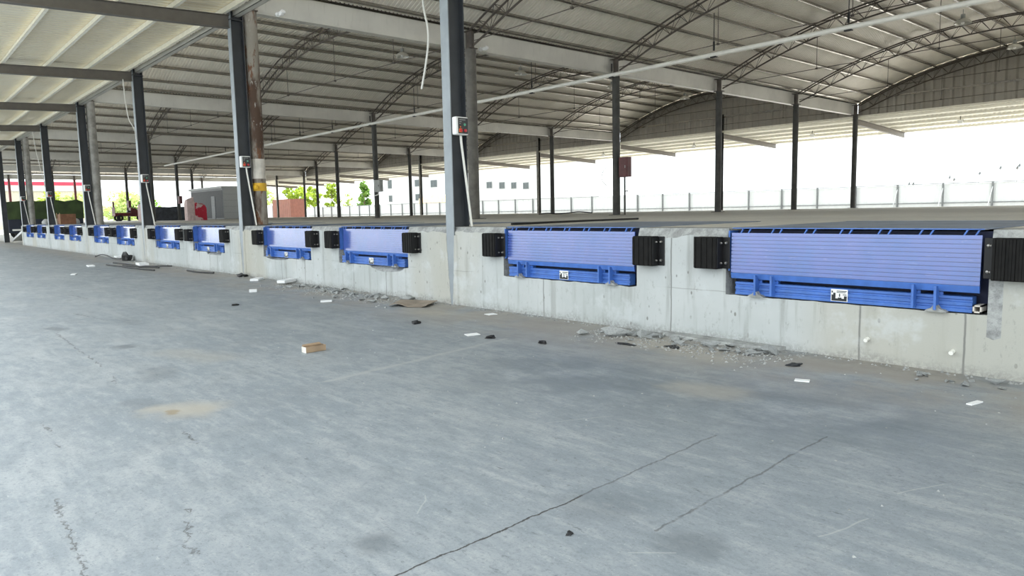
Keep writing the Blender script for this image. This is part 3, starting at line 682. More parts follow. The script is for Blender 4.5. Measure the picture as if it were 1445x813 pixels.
# ================================================================== SPRINKLER PIPE, CABLES, LAMPS
sp = thing('sprinkler_pipe', W(0, rv(2) - .20, 0), 'long white sprinkler pipe running along the shed just under the trusses', 'pipe')
mb = MB(); mb.tube([W(-3, 0, 5.50), W(20, 0, 5.49), W(62, 0, 5.44)], .065, 10); mb.build('main_pipe', M['pvc'], sp, smooth=True)
for k in range(14):
    u = 4.18 + 3.71 * k
    x = abs(((u - U1 + 7.42) % 14.847) - 7.42)
    mb = MB(); mb.tube([W(u, 0, 5.60), W(u, 0, min(5.62 + 1.0, arch(min(7.2, x)) - .3))], .012, 5); mb.box(W(u - .09, -.05, 5.41), W(u + .09, .05, 5.44)); mb.tube([W(u, 0, 5.6), W(u, 0, 5.85)], .028, 6); mb.build('pipe_hanger', M['steelblk'], sp)
def cable(pts, label, r=.014):
    mb = MB(); mb.tube(pts, r, 6); return tag(mb.build('hanging_cable', M['cable'], smooth=True), label, 'cable', 'loose white cables', 'thing')
def curve(pts, n=8):   # smooth a polyline (Catmull-Rom)
    P = [Vector(p) for p in pts]; P = [P[0] * 2 - P[1]] + P + [P[-1] * 2 - P[-2]]; out = []
    for i in range(1, len(P) - 2):
        for k in range(n):
            t = k / n; a, b, c, d = P[i - 1:i + 3]
            out.append(.5 * (2 * b + (c - a) * t + (2 * a - 5 * b + 4 * c - d) * t * t + (3 * b - a - 3 * c + d) * t ** 3))
    return out + [P[-2]]
cable(curve([W(8.60, D + .2, 5.25), W(8.66, D + .2, 4.3), W(8.56, D + .2, 3.85), W(8.57, D + .2, 3.6), W(8.66, D + .2, 3.3), W(8.76, D + .2, 3.04)]), 'thick white cable dangling free beside the nearest H column', .016)
cable(curve([W(22.52, D - .3, 5.14), W(22.46, D - .3, 4.7), W(22.36, D - .3, 4.3), W(22.2, D - .3, 4.0), W(21.95, D - .25, 3.72), W(22.62, D - .03, 3.5)]), 'white cable drooping from the canopy beam of the third H column')
cable(curve([W(37.6, D - .3, 5.1), W(37.5, D - .25, 4.3), W(37.2, D - .2, 3.6), W(36.9, D - .2, 3.3), W(37.5, D - .03, 2.75)]), 'white cable drooping from the canopy beam of the fifth H column')
def lamp_meshes():
    a = MB(); a.lathe([(.26, 0), (.255, .03), (.20, .10), (.12, .15), (.06, .17), (.05, .17), (.11, .14), (.19, .09), (.245, .02), (.25, 0)], 18)
    b = MB(); b.lathe([(.0, .30), (.07, .30), (.07, .17), (.0, .17)], 12); b.tube([(0, 0, .3), (0, 0, .46)], .01, 6)
    c = MB(); c.lathe([(0, -.02), (.05, 0), (.06, .06), (.04, .13), (0, .14)], 10)
    return [('reflector', a.mesh('reflector', M['lampw'], True)), ('ballast', b.mesh('ballast', M['eleg'], True)), ('bulb', c.mesh('bulb', M['white'], True))]
LM = lamp_meshes()
for k in range(3):
    for j in range(4):
        t = thing('high_bay_lamp', W(VC[k + 1] + .3, rv(j + 1) + B / 2, 7.02), 'round high bay lamp under the %s roof bay ridge, %s from the dock edge' % (BAYN[k], NTH[j]), 'lamp', 'high bay lamps')
        for nm, me in LM: link(nm, me, t)
fm = MB(); fm.bbox((-.11, -.03, -.09), (.11, .03, .09), .01); fb = MB(); fb.box((-.012, -.02, .08), (.012, .02, .26)); fb.box((-.12, -.02, .0), (-.11, .02, .1)); fb.box((.11, -.02, .0), (.12, .02, .1)); fb.box((-.12, -.02, .09), (.12, .02, .1))
FM, FBM = fm.mesh('lamp_housing', M['white']), fb.mesh('bracket', M['pipe'])
for n_, u in enumerate((11.7, 18.9, 26.5, 34.0)):
    t = thing('flood_light', W(u, 39.0, bz(39) - .16), 'small white floodlight hung under the rear canopy, %s from the near end' % NTH[n_], 'floodlight', 'rear canopy floodlights')
    link('lamp_housing', FM, t, rot=(.5, 0, 0)); link('bracket', FBM, t)
for n_, (v, w) in enumerate(((6.97, 'beside the rusty pipe column'), (12.62, 'beside the worn pipe column in the shed'))):
    t = thing('twin_head_lamp', W(cu(2) - .16, v, 5.56), 'small white twin lamp on the gutter ' + w, 'lamp', 'twin lamps on the gutter')
    mb = MB(); mb.bbox((-.05, -.04, -.03), (.05, .04, .06), .01); mb.build('lamp_body', M['white'], t)
    for sx in (-1, 1):
        mb = MB(); mb.lathe([(0, 0), (.04, .0), (.055, .05), (.05, .06), (0, .055)], 10, Matrix.Translation((sx * .10, -.02, -.0)) @ Matrix.Rotation(sx * .9, 4, 'Y')); mb.build('lamp_head', M['white'], t, smooth=True)

# ================================================================== THINGS ON THE DECK
def cabinet_red(u, v, z0, z1, w, label, post=False):
    t = thing('hose_cabinet', W(u, v, z0), label, 'cabinet', 'maroon hose cabinets')
    h = z1 - z0
    mb = MB(); mb.bbox((-w / 2, -.10, 0), (w / 2, .10, h), .01); mb.build('cabinet_box', M['maroon'], t)
    mb = MB(); mb.bbox((-w / 2 + .04, -.112, .04), (w / 2 - .04, -.10, h - .04), .006); d = mb.build('door', M['maroon'], t)
    mb = MB(); mb.box((w / 2 - .10, -.125, h * .45), (w / 2 - .08, -.112, h * .58)); mb.build('handle', M['bolt'], d)
    if post:
        mb = MB(); mb.tube([(-.02, 0, -(z0 - H)), (-.02, 0, 0)], .03, 8); mb.tube([(-.02, 0, -.45), (.12, -.02, -.45)], .02, 6); mb.build('riser_pipe', M['pipe'], t)
    return t
cabinet_red(14.93, rv(2) - .02, 2.27, 2.90, .36, 'maroon hose cabinet on a riser pipe beside the third pipe column of the nearest row', True)
cabinet_red(cu(8) - .5, rv(2) - .02, 2.35, 2.95, .5, 'maroon hose cabinet on a pipe column above the red and white covered tricycle', True)
cabinet_red(cu(10) - .5, rv(2) - .02, 2.3, 2.95, .6, 'maroon hose cabinet on a far pipe column above the pink draped goods', True)
t = thing('electric_box', W(29.58, rv(2) - .22, 2.28), 'grey electric box fixed to a pipe column of the second row', 'electric box')
mb = MB(); mb.bbox((-.26, -.09, 0), (.26, .09, .56), .012); mb.build('enclosure', M['eleg'], t); mb = MB(); mb.bbox((-.22, -.10, .03), (.22, -.09, .53), .005); d = mb.build('door', M['eleg'], t); mb = MB(); mb.box((.14, -.112, .25), (.17, -.10, .33)); mb.build('handle', M['steelblk'], d)
mb = MB(); mb.tube([(-.05, 0, 0), (-.05, 0, -.12), (-.36, 0, -.16)], .025, 6); mb.build('conduit_elbow', M['pvc'], t)
# tape, wrap and marks on the rusty column
mb = MB(); mb.tube([(0, 0, 0), (0, 0, .17)], .150, 16); mb.bbox((.08, -.17, .03), (.20, -.11, .12), .01); tag(mb.build('yellow_tape_roll', M['yellow'], loc=W(cu(2), rv(0), 1.80)), 'yellow tape wound round the rusty pipe column', 'tape')
mb = MB(); mb.tube([(0, 0, 0), (0, 0, .42)], .144, 16); tag(mb.build('paper_wrap', M['cardpale'], loc=W(cu(2), rv(0), 2.06)), 'pale wrap round the rusty pipe column above the yellow tape', 'wrap')
mb = MB(); mb.tube([W(7.31, 6.5, H + .022), W(7.56, 8.2, H + .025), W(7.82, 9.86, H + .022)], .018, 6); tag(mb.build('steel_rod', M['steelblk']), 'long black steel rod lying on the deck beside the second leveller', 'rod')
mb = MB(); mb.tube(curve([W(24.3, 23.3, H + .03), W(23.9, 23.5, H + .06), W(23.5, 23.7, H + .03), W(23.1, 24.0, H + .05), W(22.8, 24.4, H + .10), W(22.3, 24.8, H + .04)]), .03, 6); tag(mb.build('cable_heap', M['blackbit']), 'black cable lying in loose loops on the deck near a pipe column', 'cable')
mb = MB(); mb.tube(curve([W(15.62, rv(2) - .12, 2.62), W(15.78, rv(2) - .14, 2.45), W(15.80, rv(2) - .14, 2.2), W(15.62, rv(2) - .12, 2.02)]), .012, 6); tag(mb.build('wire_loop', M['cable']), 'thin wire looped on the third pipe column of the nearest row', 'wire')

# crate, sacks, rolls near the far end of the dock
t = thing('wooden_crate', W(41.8, 7.35, H), 'brown wooden crate standing on the far end of the dock', 'crate')
mb = MB(); mb.bbox((-.4, -.33, 0), (.4, .33, .5), .01); mb.build('crate_box', M['crate'], t)
for x in (-.39, .39):
    mb = MB(); mb.box((x - .03, -.375, 0), (x + .03, -.35, .56)); mb.build('batten', M['wood'], t)
for n_, (u, v, s_) in enumerate(((44.4, 6.85, .20), (44.2, 7.35, .2), (43.3, 8.0, .2))):
    mb = MB(); bm = bmesh.new(); bmesh.ops.create_icosphere(bm, subdivisions=3, radius=s_)
    for p in bm.verts:
        p.co *= 1 + .25 * noise.noise(p.co * 4 + Vector((n_ * 5, 0, 0))); p.co.z = max(0, p.co.z * .9 + s_ * .55)
    bm.verts.index_update(); mb.add([p.co.copy() for p in bm.verts], [[q.index for q in f.verts] for f in bm.faces]); bm.free()
    tag(mb.build('plastic_sack', M['sack'], loc=W(u, v, H), smooth=True), ('crumpled pale sack at the far end of the dock, nearest the dock edge', 'crumpled pale sack behind the sack at the dock edge', 'crumpled pale sack beside the brown crate')[n_], 'sack', 'pale sacks')
# green tarpaulin lorry beyond the dock end
t = thing('tarpaulin_lorry', W(62, 9.45, -.04), 'lorry under a green tarpaulin parked beyond the end of the dock', 'lorry')
mb = MB(); n = 26; top = []
for i in range(n + 1):
    y = -2.35 + 4.7 * i / n; z = 2.72 + .10 * noise.noise(Vector((y * 1.7, 2, 0))) + .06 * math.sin(y * 4); z -= .25 * max(0, abs(y) - 2.0); top.append((y, z))
poly = [(-2.35, 1.42)] + top + [(2.35, 1.42)]
for x0, x1 in ((-1.25, 1.25),): mb.prism(poly, 0, x0, x1)
mb.build('tarpaulin', M['tarp'], t)
mb = MB(); mb.bbox((-1.2, -2.3, .45), (1.2, 2.3, 1.44), .03); mb.build('load_bed', M['navy'], t)
for x in (-1.05, 1.05):
    for y in (-1.5, 1.5):
        mb = MB(); mb.lathe([(.2, -.13), (.45, -.13), (.48, -.08), (.48, .08), (.45, .13), (.2, .13)], 18, Matrix.Translation((x, y, .48)) @ Matrix.Rotation(PI / 2, 4, 'Y')); mb.build('wheel', M['tyre'], t, smooth=True)
mb = MB(); mb.box((1.2, -2.1, .62), (1.24, -.9, .74)); o = mb.build('bumper_bar', M['white'], t); o['label'] = 'white bar'
# ramp at the dock end
t = thing('loading_ramp', W(WEND + .2, D + .75, 0), 'sloping galvanised ramp leaning on the far end of the dock', 'ramp')
mb = MB()
for dy in (-.36, .36): mb.prism([(-6.8, .02), (-6.6, .16), (.0, H + .04), (.0, H - .10)], 1, dy - .02, dy + .02)
mb.build('side_rails', M['ramp'], t)
mb = MB(); mb.prism([(-6.7, .06), (-6.7, .09), (0, H + .01), (0, H - .02)], 1, -.34, .34); mb.build('tread_plate', M['ramp'], t)
# dark red motor tricycle
t = thing('motor_tricycle', W(72, 17.3, H), 'dark red cargo tricycle standing deep on the far deck', 'tricycle')
mb = MB(); mb.bbox((-.55, -1.0, .45), (.55, .35, .75), .05); mb.box((-.5, -1.0, .75), (.5, -.95, 1.25)); mb.bbox((-.12, -1.02, .75), (.12, -.9, 1.75), .03); mb.build('cargo_bed', M['darkred'], t)
mb = MB(); mb.prism([(.35, .4), (1.15, .4), (1.25, .75), (.95, 1.0), (.5, 1.2), (.35, 1.2)], 0, -.35, .35); mb.build('front_cowl', M['darkred'], t)
mb = MB(); mb.bbox((-.25, .1, .78), (.25, .5, .95), .04); mb.build('saddle', M['black'], t)
for x, y in ((-.5, -.6), (.5, -.6), (0, 1.15)):
    mb = MB(); mb.lathe([(.12, -.06), (.27, -.06), (.29, 0), (.27, .06), (.12, .06)], 16, Matrix.Translation((x, y, .29)) @ Matrix.Rotation(PI / 2, 4, 'Y')); mb.build('wheel', M['tyre'], t, smooth=True)
mb = MB(); mb.tube([(-.4, .75, 1.25), (0, .8, 1.15), (.4, .75, 1.25)], .03, 6); mb.tube([(0, .8, 1.15), (0, 1.1, .6)], .03, 6); mb.build('handlebar', M['steelblk'], t)
mb = MB(); mb.lathe([(0, .1), (.1, .06), (.12, 0), (0, -.02)], 12, Matrix.Translation((.36, 1.05, .85)) @ Matrix.Rotation(PI / 2, 4, 'Y')); mb.build('headlamp', M['white'], t)
def draped(name, loc, w, d, h, mat, label, cat, seed, sag=.1, lump=.15):
    mb = MB(); n = 14; m = 10
    ring = []
    for lev in range(6):
        tz = lev / 5; z = h * (1 - tz) ; k = 1 if lev else .86
        for i in range(24):
            a = 2 * PI * i / 24; ca, sa = math.cos(a), math.sin(a); q = max(abs(ca), abs(sa))
            x = ca / q * w / 2; y = sa / q * d / 2
            f = k * (1 + (.03 + .05 * tz) * math.sin(a * 9 + seed) + .04 * noise.noise(Vector((ca * 2, sa * 2, seed + tz))))
            ring.append((x * f, y * f, max(.0, z - (0 if lev else -.02) + (lump * h * noise.noise(Vector((x * 1.5, y * 1.5, seed))) * (1 - tz)))))
    fs = []
    for lev in range(5):
        for i in range(24): fs.append((lev * 24 + i, lev * 24 + (i + 1) % 24, (lev + 1) * 24 + (i + 1) % 24, (lev + 1) * 24 + i))
    ring.append((0, 0, h * 1.02)); c = len(ring) - 1
    for i in range(24): fs.append((i, (i + 1) % 24, c))
    mb.add(ring, fs); return tag(mb.build(name, mat, loc=loc, smooth=True), label, cat)
draped('covered_pallet', W(61.5, 18.0, H), 1.5, 2.5, 1.05, M['cloth'], 'charcoal cover draped over pallet goods deep on the deck', 'covered goods', 2.0, lump=.08)
draped('draped_goods', W(64, 16.9, H), 1.0, .95, 1.35, M['pink'], 'pale pink sheet draped over goods beside the dark red tricycle', 'covered goods', 5.0)
draped('covered_tricycle', W(51.9, 16.95, H), 1.0, .95, 1.15, M['floral'], 'red and white printed cover over a small tricycle on the deck', 'covered goods', 8.0, lump=.25)
draped('covered_load', W(50.6, 16.08, H), .55, .5, 1.45, M['pink'], 'pale covered bundle next to the red and white printed cover', 'covered goods', 11.0, lump=.15)
# cabin
t = thing('site_cabin', W(68.0, 24.8, H), 'grey panelled site cabin standing at the back of the deck', 'cabin')
mb = MB(); mb.box((-6.3, -1.0, 0), (2.3, 1.0, 2.75)); mb.build('cabin_body', [M['cabin']], t)
mb = MB(); mb.box((-6.2, -1.02, .1), (2.2, -1.0, 2.6)); mb.build('dark_front_panel', M['cabind'], t)
mb = MB(); mb.box((-6.45, -1.15, 2.75), (2.45, 1.15, 2.95)); mb.build('roof_slab', M['fence'], t)
for z in (.05, .60, 1.15, 1.70, 2.25): 
    mb = MB(); mb.box((2.3, -.97, z), (2.32, .97, z + .52)); mb.build('wall_panel', M['fence'], t)
mb = MB(); mb.box((-.6, -1.05, 0), (.3, -1.02, 2.1)); mb.build('door', M['cabin'], t)

# ================================================================== OUTSIDE
VF = 52.0
t = thing('perimeter_fence', W(0, VF, -.04), 'long white sheet fence behind the rear canopy', 'fence')
mb = MB(); n = 900; u0, u1 = -8, 107
for i in range(n + 1):
    u = u0 + (u1 - u0) * i / n; dy = .03 if i % 4 in (1, 2) else 0
    mb.v += [(-u, dy, .05), (-u, dy, 2.46)]
for i in range(n): mb.f.append([2 * i, 2 * i + 1, 2 * i + 3, 2 * i + 2]); mb.mi.append(0)
mb.build('fence_sheet', M['fence'], t)
mb = MB()
mb.tube([(-u0, -.06, 2.50), (-u1, -.06, 2.50)], .03, 6); mb.build('top_rail', M['post'], t)
mb = MB(); mb.box((-u0, -.05, 1.22), (-u1, -.02, 1.27)); mb.build('lower_rail', M['post'], t)
k = 0
while 8.12 + 2.76 * k < 107:
    u = 8.12 + 2.76 * k
    mb = MB(); mb.box((-u - .045, -.12, 0), (-u + .045, -.02, 2.55)); mb.build('fence_post', M['post'], t)
    if k < 6:
        mb = MB(); mb.tube([(-u + .02, -.14, 2.2), (-u - .1, -.9, .5)], .025, 5); o = mb.build('brace', M['fence'], t)
    k += 1
# building with windows
t = thing('white_building', W(100, 80, -.04), 'large white building with small windows behind the white fence', 'building')
mb = MB(); mb.box((-28.6, 0, 0), (17, 14, 14)); mb.build('facade', M['bld'], t)
for (ua, ub, za, zb) in ((127.9, 126.6, 6.4, 8.0), (127.7, 126.6, 3.7, 4.85), (118.1, 116.8, 6.45, 7.6), (118.0, 116.7, 3.75, 4.85), (112.8, 110.9, 6.1, 7.3), (96.2, 94.9, 5.3, 6.25), (92.85, 91.6, 5.1, 6.05), (89.8, 88.7, 5.0, 5.9), (86.9, 85.7, 4.85, 5.75)):
    mb = MB(); mb.box((100 - ua - .1, -.06, za - .06), (100 - ub + .1, -.01, zb + .14)); f_ = mb.build('window_frame', M['winframe'], t)
    mb = MB(); w2 = (ua - ub) / 2 - .04; mb.box((100 - ua, -.08, za + .04), (100 - ua + w2, -.06, zb + .04)); mb.box((100 - ub - w2, -.08, za + .04), (100 - ub, -.06, zb + .04)); mb.build('pane', M['win'], f_)
t = thing('earth_bank', W(92, 66, -.04), 'pale tan bank of earth in front of the white building', 'bank')
mb = MB(); mb.prism([(-6, 0), (-4.5, 3.6), (-1, 4.1), (3, 3.9), (5, 3.0), (7, 0)], 1, 0, 4); mb.build('earth_mound', M['earth'], t)
# container truck
t = thing('container_truck', W(100.5, 45.9, -.04), 'truck carrying an orange brown container on the road behind the shed', 'truck')
mb = MB(); n = 40
def wave(i): return .04 if i % 4 in (1, 2) else 0
vs = []
for i in range(n + 1):
    x = -3.0 + 6 * i / n; vs += [(x, -1.22 + wave(i), 1.05), (x, -1.22 + wave(i), 3.65)]
mb.add(vs, [(2 * i, 2 * i + 1, 2 * i + 3, 2 * i + 2) for i in range(n)])
vs = []
for i in range(17):
    y = -1.22 + 2.44 * i / 16; vs += [(3.0 - wave(i), y, 1.05), (3.0 - wave(i), y, 3.65)]
mb.add(vs, [(2 * i, 2 * i + 1, 2 * i + 3, 2 * i + 2) for i in range(16)])
mb.box((-2.98, -1.16, 1.06), (2.94, 1.2, 3.66)); mb.build('container', M['cont'], t)
mb = MB(); mb.box((-3.2, -1.0, .7), (3.0, 1.0, 1.04)); mb.build('chassis', M['navy'], t)
mb = MB(); mb.bbox((-5.4, -1.15, .6), (-3.5, 1.15, 2.9), .15); mb.build('cab', M['fence'], t)
for x in (-4.6, -1.6, 1.2, 2.3):
    for y in (-1, 1):
        mb = MB(); mb.lathe([(.2, -.14), (.47, -.14), (.5, 0), (.47, .14), (.2, .14)], 16, Matrix.Translation((x, y, .5)) @ Matrix.Rotation(PI / 2, 4, 'X')); mb.build('wheel', M['tyre'], t, smooth=True)
# trees
def tree(u, v, h, w, mat, label, crown=.3, n=1500, cone=False, seed=0, leaf=.32):
    r = random.Random(seed); t = thing('tree', W(u, v, -.04), label, 'tree', 'trees behind the shed')
    mb = MB(); mb.tube([(0, 0, 0), (.1, 0, h * .4), (0, .1, h * .8)], [h * .022, h * .016, h * .006], 8)
    for k in range(7):
        a = r.uniform(0, 6.28); z = h * r.uniform(.3, .7); mb.tube([(0, 0, z), (math.cos(a) * w * .3, math.sin(a) * w * .3, z + h * .14)], [h * .008, h * .003], 5)
    mb.build('trunk', M['bark'], t)
    mb = MB(); cl = []
    for k in range(26):
        z = r.uniform(crown, .93); rad = (w / 2) * ((1.05 - z) / (1.05 - crown) if cone else math.sqrt(max(.02, 1 - ((z - (crown + 1) / 2) / ((1 - crown) / 2)) ** 2)))
        a = r.uniform(0, 6.28); q = rad * math.sqrt(r.random()); cl.append((math.cos(a) * q, math.sin(a) * q, z * h, w * r.uniform(.10, .19)))
    for _ in range(n):
        c = r.choice(cl); p = Vector((r.gauss(0, 1), r.gauss(0, 1), r.gauss(0, 1))); p = p.normalized() * c[3] * r.uniform(.5, 1.15); p += Vector(c[:3])
        a = Vector((r.gauss(0, 1), r.gauss(0, 1), r.gauss(0, .6))).normalized() * leaf * r.uniform(.6, 1.2); b = a.cross(Vector((r.gauss(0, 1), r.gauss(0, 1), r.gauss(0, 1)))).normalized() * leaf * .5
        mb.add([p - a, p + b, p + a, p - b], [(0, 1, 2, 3)])
    mb.build('foliage', mat, t); return t
tree(152, 64, 7.2, 4.2, M['leafp'], 'pale green tree behind the cab of the container truck', .2, 1100, False, 1)
tree(141.4, 66, 7.7, 4.9, M['leafy'], 'bright yellow-green round tree directly behind the orange container', .22, 2400, False, 2)
tree(145.6, 72, 7.9, 3.2, M['leafy'], 'bright yellow-green tree, first one behind the fence past the container', .2, 1500, False, 3)
tree(144.9, 76, 8.3, 3.6, M['leafy'], 'bright yellow-green tree, second one behind the fence past the container', .2, 1700, False, 4)
tree(141.4, 78, 6.0, 2.4, M['leafp'], 'faint pale tree between the bright trees and the cone-shaped tree', .2, 400, False, 5)
tree(124, 72, 7.7, 3.6, M['leafd'], 'small cone-shaped green tree beside the white building', .22, 2000, True, 6)
tree(145, 55, 7.0, 5.0, M['leafy'], 'yellow-green tree seen past the end of the site cabin', .1, 1800, False, 7, .35)
tree(152, 36, 5.9, 8.0, M['leafp'], 'pale yellow-green tree behind the dark red tricycle', .1, 1800, False, 8, .4)
tree(129, 20, 5.2, 6.0, M['leafy'], 'yellow-green bush-like tree behind the green tarpaulin, nearer the dock edge', .1, 1500, False, 9, .35)
tree(120, 22, 5.0, 5.0, M['leafp'], 'yellow-green bush-like tree behind the green tarpaulin, farther in', .1, 1300, False, 10, .35)
tree(168, 43.7, 5.6, 8.0, M['leafd'], 'dark yellow-green tree above the charcoal covered pallet', .1, 1500, False, 11, .4)
# far building with a red and white fascia
t = thing('fascia_building', W(134, 20.7, -.04), 'far beige building with a red and white fascia beyond the shed end', 'building')
mb = MB(); mb.box((-6, -5.6, 0), (0, 5.6, 5.9)); mb.build('beige_wall', M['beige'], t)
mb = MB(); mb.box((-6.2, -5.7, 5.9), (.3, 5.7, 6.95)); mb.build('white_band', M['fence'], t)
mb = MB(); mb.box((-6.3, -5.8, 6.8), (.4, 5.8, 7.35)); mb.build('red_band', M['redband'], t)
# thin saplings over the fence
for n_, (u, zt, lf) in enumerate(((18.2, 2.75, 2), (15.8, 3.1, 2), (14.4, 3.1, 1), (12.4, 3.5, 3))):
    t = thing('sapling', W(u * 1.09, 56.5, -.04), 'bare thin sapling tip showing over the white fence, %s from its near end' % (NTH[3 - n_] if n_ < 3 else 'nearest'), 'sapling', 'sapling tips over the fence')
    mb = MB(); mb.tube([(0, 0, 0), (.03, 0, zt * .6), (0, 0, zt)], [.03, .02, .008], 6); mb.build('stem', M['bark'], t)
    mb = MB(); r = random.Random(n_)
    for k in range(lf):
        p = Vector((r.uniform(-.5, .5) * (k % 3), r.uniform(-.2, .2), zt - r.uniform(0, .5))); mb.add([p, p + Vector((.1, 0, .12)), p + Vector((.02, .02, .3)), p + Vector((-.08, 0, .1))], [(0, 1, 2, 3)])
    mb.build('leaves', M['post'], t)

# ================================================================== DEBRIS ON THE APRON
t = thing('cardboard_box', W(6.16, 2.98, 0), 'small open brown cardboard box lying on the concrete apron', 'box', rz=math.radians(2))
th = .004
mb = MB(); mb.box((-.005, -.14, 0), (.005 + .1, .14, .004)); 
mb = MB(); x0, x1, y0, y1, hh = -.04, .04, -.098, .098, .056
mb.box((x1 - th, y0, 0), (x1, y1, hh)); mb.box((x0, y0, 0), (x0 + th, y1, hh)); mb.box((x0, y0, 0), (x1, y1, th)); mb.build('tray', M['card'], t)
mb = MB(); mb.box((x0, y0 - th, 0), (x1, y0, hh - .002)); o = mb.build('end_panel', M['cardpale'], t); o['label'] = 'pale printed end'
mb = MB(); mb.box((x0, y1, 0), (x1, y1 + th, hh - .002)); mb.build('rear_panel', M['card'], t)
mb = MB(); mb.add([(x1, y0 + .08, hh), (x1, y1 - .02, hh), (x1 + .012, y1 - .03, hh + .012), (x1 + .010, y0 + .09, hh + .010)], [(0, 1, 2, 3)]); mb.add([(x0, y0, hh), (x0, y1, hh), (x0 - .015, y1 - .01, hh + .014), (x0 - .012, y0 + .01, hh + .012)], [(0, 1, 2, 3)]); mb.build('flap', M['card'], t)
def sheet(pts, z, th, mat, name, label, cat, group=None, warp=.0):
    mb = MB(); n = len(pts)
    top = [W(u, v, z + th + warp * ((i * 37) % 5) / 5) for i, (u, v) in enumerate(pts)]; bot = [W(u, v, z + warp * ((i * 37) % 5) / 5) for i, (u, v) in enumerate(pts)]
    mb.add(top + bot, [tuple(range(n)), tuple(range(2 * n - 1, n - 1, -1))] + [(i, (i + 1) % n, (i + 1) % n + n, i + n) for i in range(n)])
    return tag(mb.build(name, mat), label, cat, group)
mb = MB(); n = 14
for i in range(n + 1):
    f = i / n
    for k in range(6):
        g = k / 5; u = 8.36 + (7.86 - 8.36) * f + (.28 * g); v = 5.16 + (5.70 - 5.16) * g * .55 + .28 * f + .08 * g; z = .012 + .03 * math.sin(f * 7) * (1 - g) + .02 * g
        mb.v.append(tuple(W(u, v, max(.006, z))))
for i in range(n):
    for k in range(5): q = i * 6 + k; mb.f.append([q, q + 1, q + 7, q + 6]); mb.mi.append(0)
o = mb.build('cardboard_sheet', M['carddust']); md = o.modifiers.new('th', 'SOLIDIFY'); md.thickness = .008
tag(o, 'flattened brown cardboard sheet lying at the foot of the dock wall', 'cardboard')
def quad(u, v, du, dv, ang, z=.004):
    c, s_ = math.cos(ang), math.sin(ang); return [(u + a * du * c - b * dv * s_, v + a * du * s_ + b * dv * c) for a, b in ((-.5, -.5), (.5, -.5), (.5, .5), (-.5, .5))]
sheet(quad(5.73, 4.52, .10, .14, .3), .002, .006, M['paper'], 'paper_scrap', 'square white paper scrap in the middle of the apron', 'paper', 'white scraps on the apron', .006)
sheet(quad(6.72, 5.60, .12, .12, .2), .002, .005, M['paper'], 'paper_scrap', 'white paper scrap near the wall foot by the nearest H column', 'paper', 'white scraps on the apron')
sheet(quad(2.41, 4.91, .06, .10, 1.2), .002, .008, M['paper'], 'paper_scrap', 'small white scrap on the dusty ground before the largest leveller', 'paper', 'white scraps on the apron')
sheet(quad(1.37, 5.07, .035, .13, .2), .002, .008, M['paper'], 'paper_scrap', 'thin white strip near the crumbled wall foot at the near end', 'paper', 'white scraps on the apron')
sheet(quad(22.1, 4.35, .5, .16, .1), .002, .03, M['paper'], 'foam_piece', 'flat white foam piece out on the apron, far along the dock', 'foam piece', 'white foam pieces')
sheet(quad(20.4, 5.20, .62, .22, .1), .056, .06, M['paper'], 'foam_piece', 'white foam block lying across the dark wires', 'foam piece', 'white foam pieces')
sheet(quad(25.3, 6.02 - .25, .6, .18, .1), .05, .05, M['paper'], 'foam_piece', 'white foam piece beside the black heap at the wall foot', 'foam piece', 'white foam pieces')
sheet(quad(13.95, 5.62, .16, .40, -.9), .002, .04, M['paper'], 'foam_piece', 'long white foam strip at the wall foot under the fourth leveller', 'foam piece', 'white foam pieces')
sheet(quad(12.75, 5.70, .16, .42, -.6), .03, .05, M['paper'], 'foam_piece', 'long white foam strip beside the gravel under the third leveller', 'foam piece', 'white foam pieces')
sheet(quad(11.84, 4.69, .14, .12, .4), .002, .04, M['paper'], 'foam_piece', 'small white foam lump at the near edge of the gravel', 'foam piece', 'white foam pieces')
sheet(quad(9.57, 4.86, .12, .16, .5), .002, .02, M['paper'], 'foam_piece', 'white foam crumb lying between the gravel and the cardboard sheet', 'foam piece', 'white foam pieces')
sheet(quad(19.1, 3.4, .25, .1, .3), .002, .02, M['paper'], 'foam_piece', 'lone white foam crumb far out on the apron', 'foam piece', 'white foam pieces')
def lump(u, v, rx, ry, rz, mat, name, label, cat, group=None, seed=0, sub=1, rot=0):
    bm = bmesh.new(); bmesh.ops.create_icosphere(bm, subdivisions=sub, radius=1); r = random.Random(seed)
    for p in bm.verts:
        p.co *= 1 + .9 * noise.noise(p.co * 1.6 + Vector((seed * 3.3, 0, 0))) + r.uniform(-.12, .12); p.co = Vector((p.co.x * rx, p.co.y * ry, max(-.35, p.co.z) * rz))
    lo = min(p.co.z for p in bm.verts)
    bm.verts.index_update(); mb = MB(); mb.add([p.co - Vector((0, 0, lo)) for p in bm.verts], [[q.index for q in f.verts] for f in bm.faces]); bm.free()
    o = mb.build(name, mat, loc=W(u, v, 0), rot=(0, 0, rot)); return tag(o, label, cat, group)
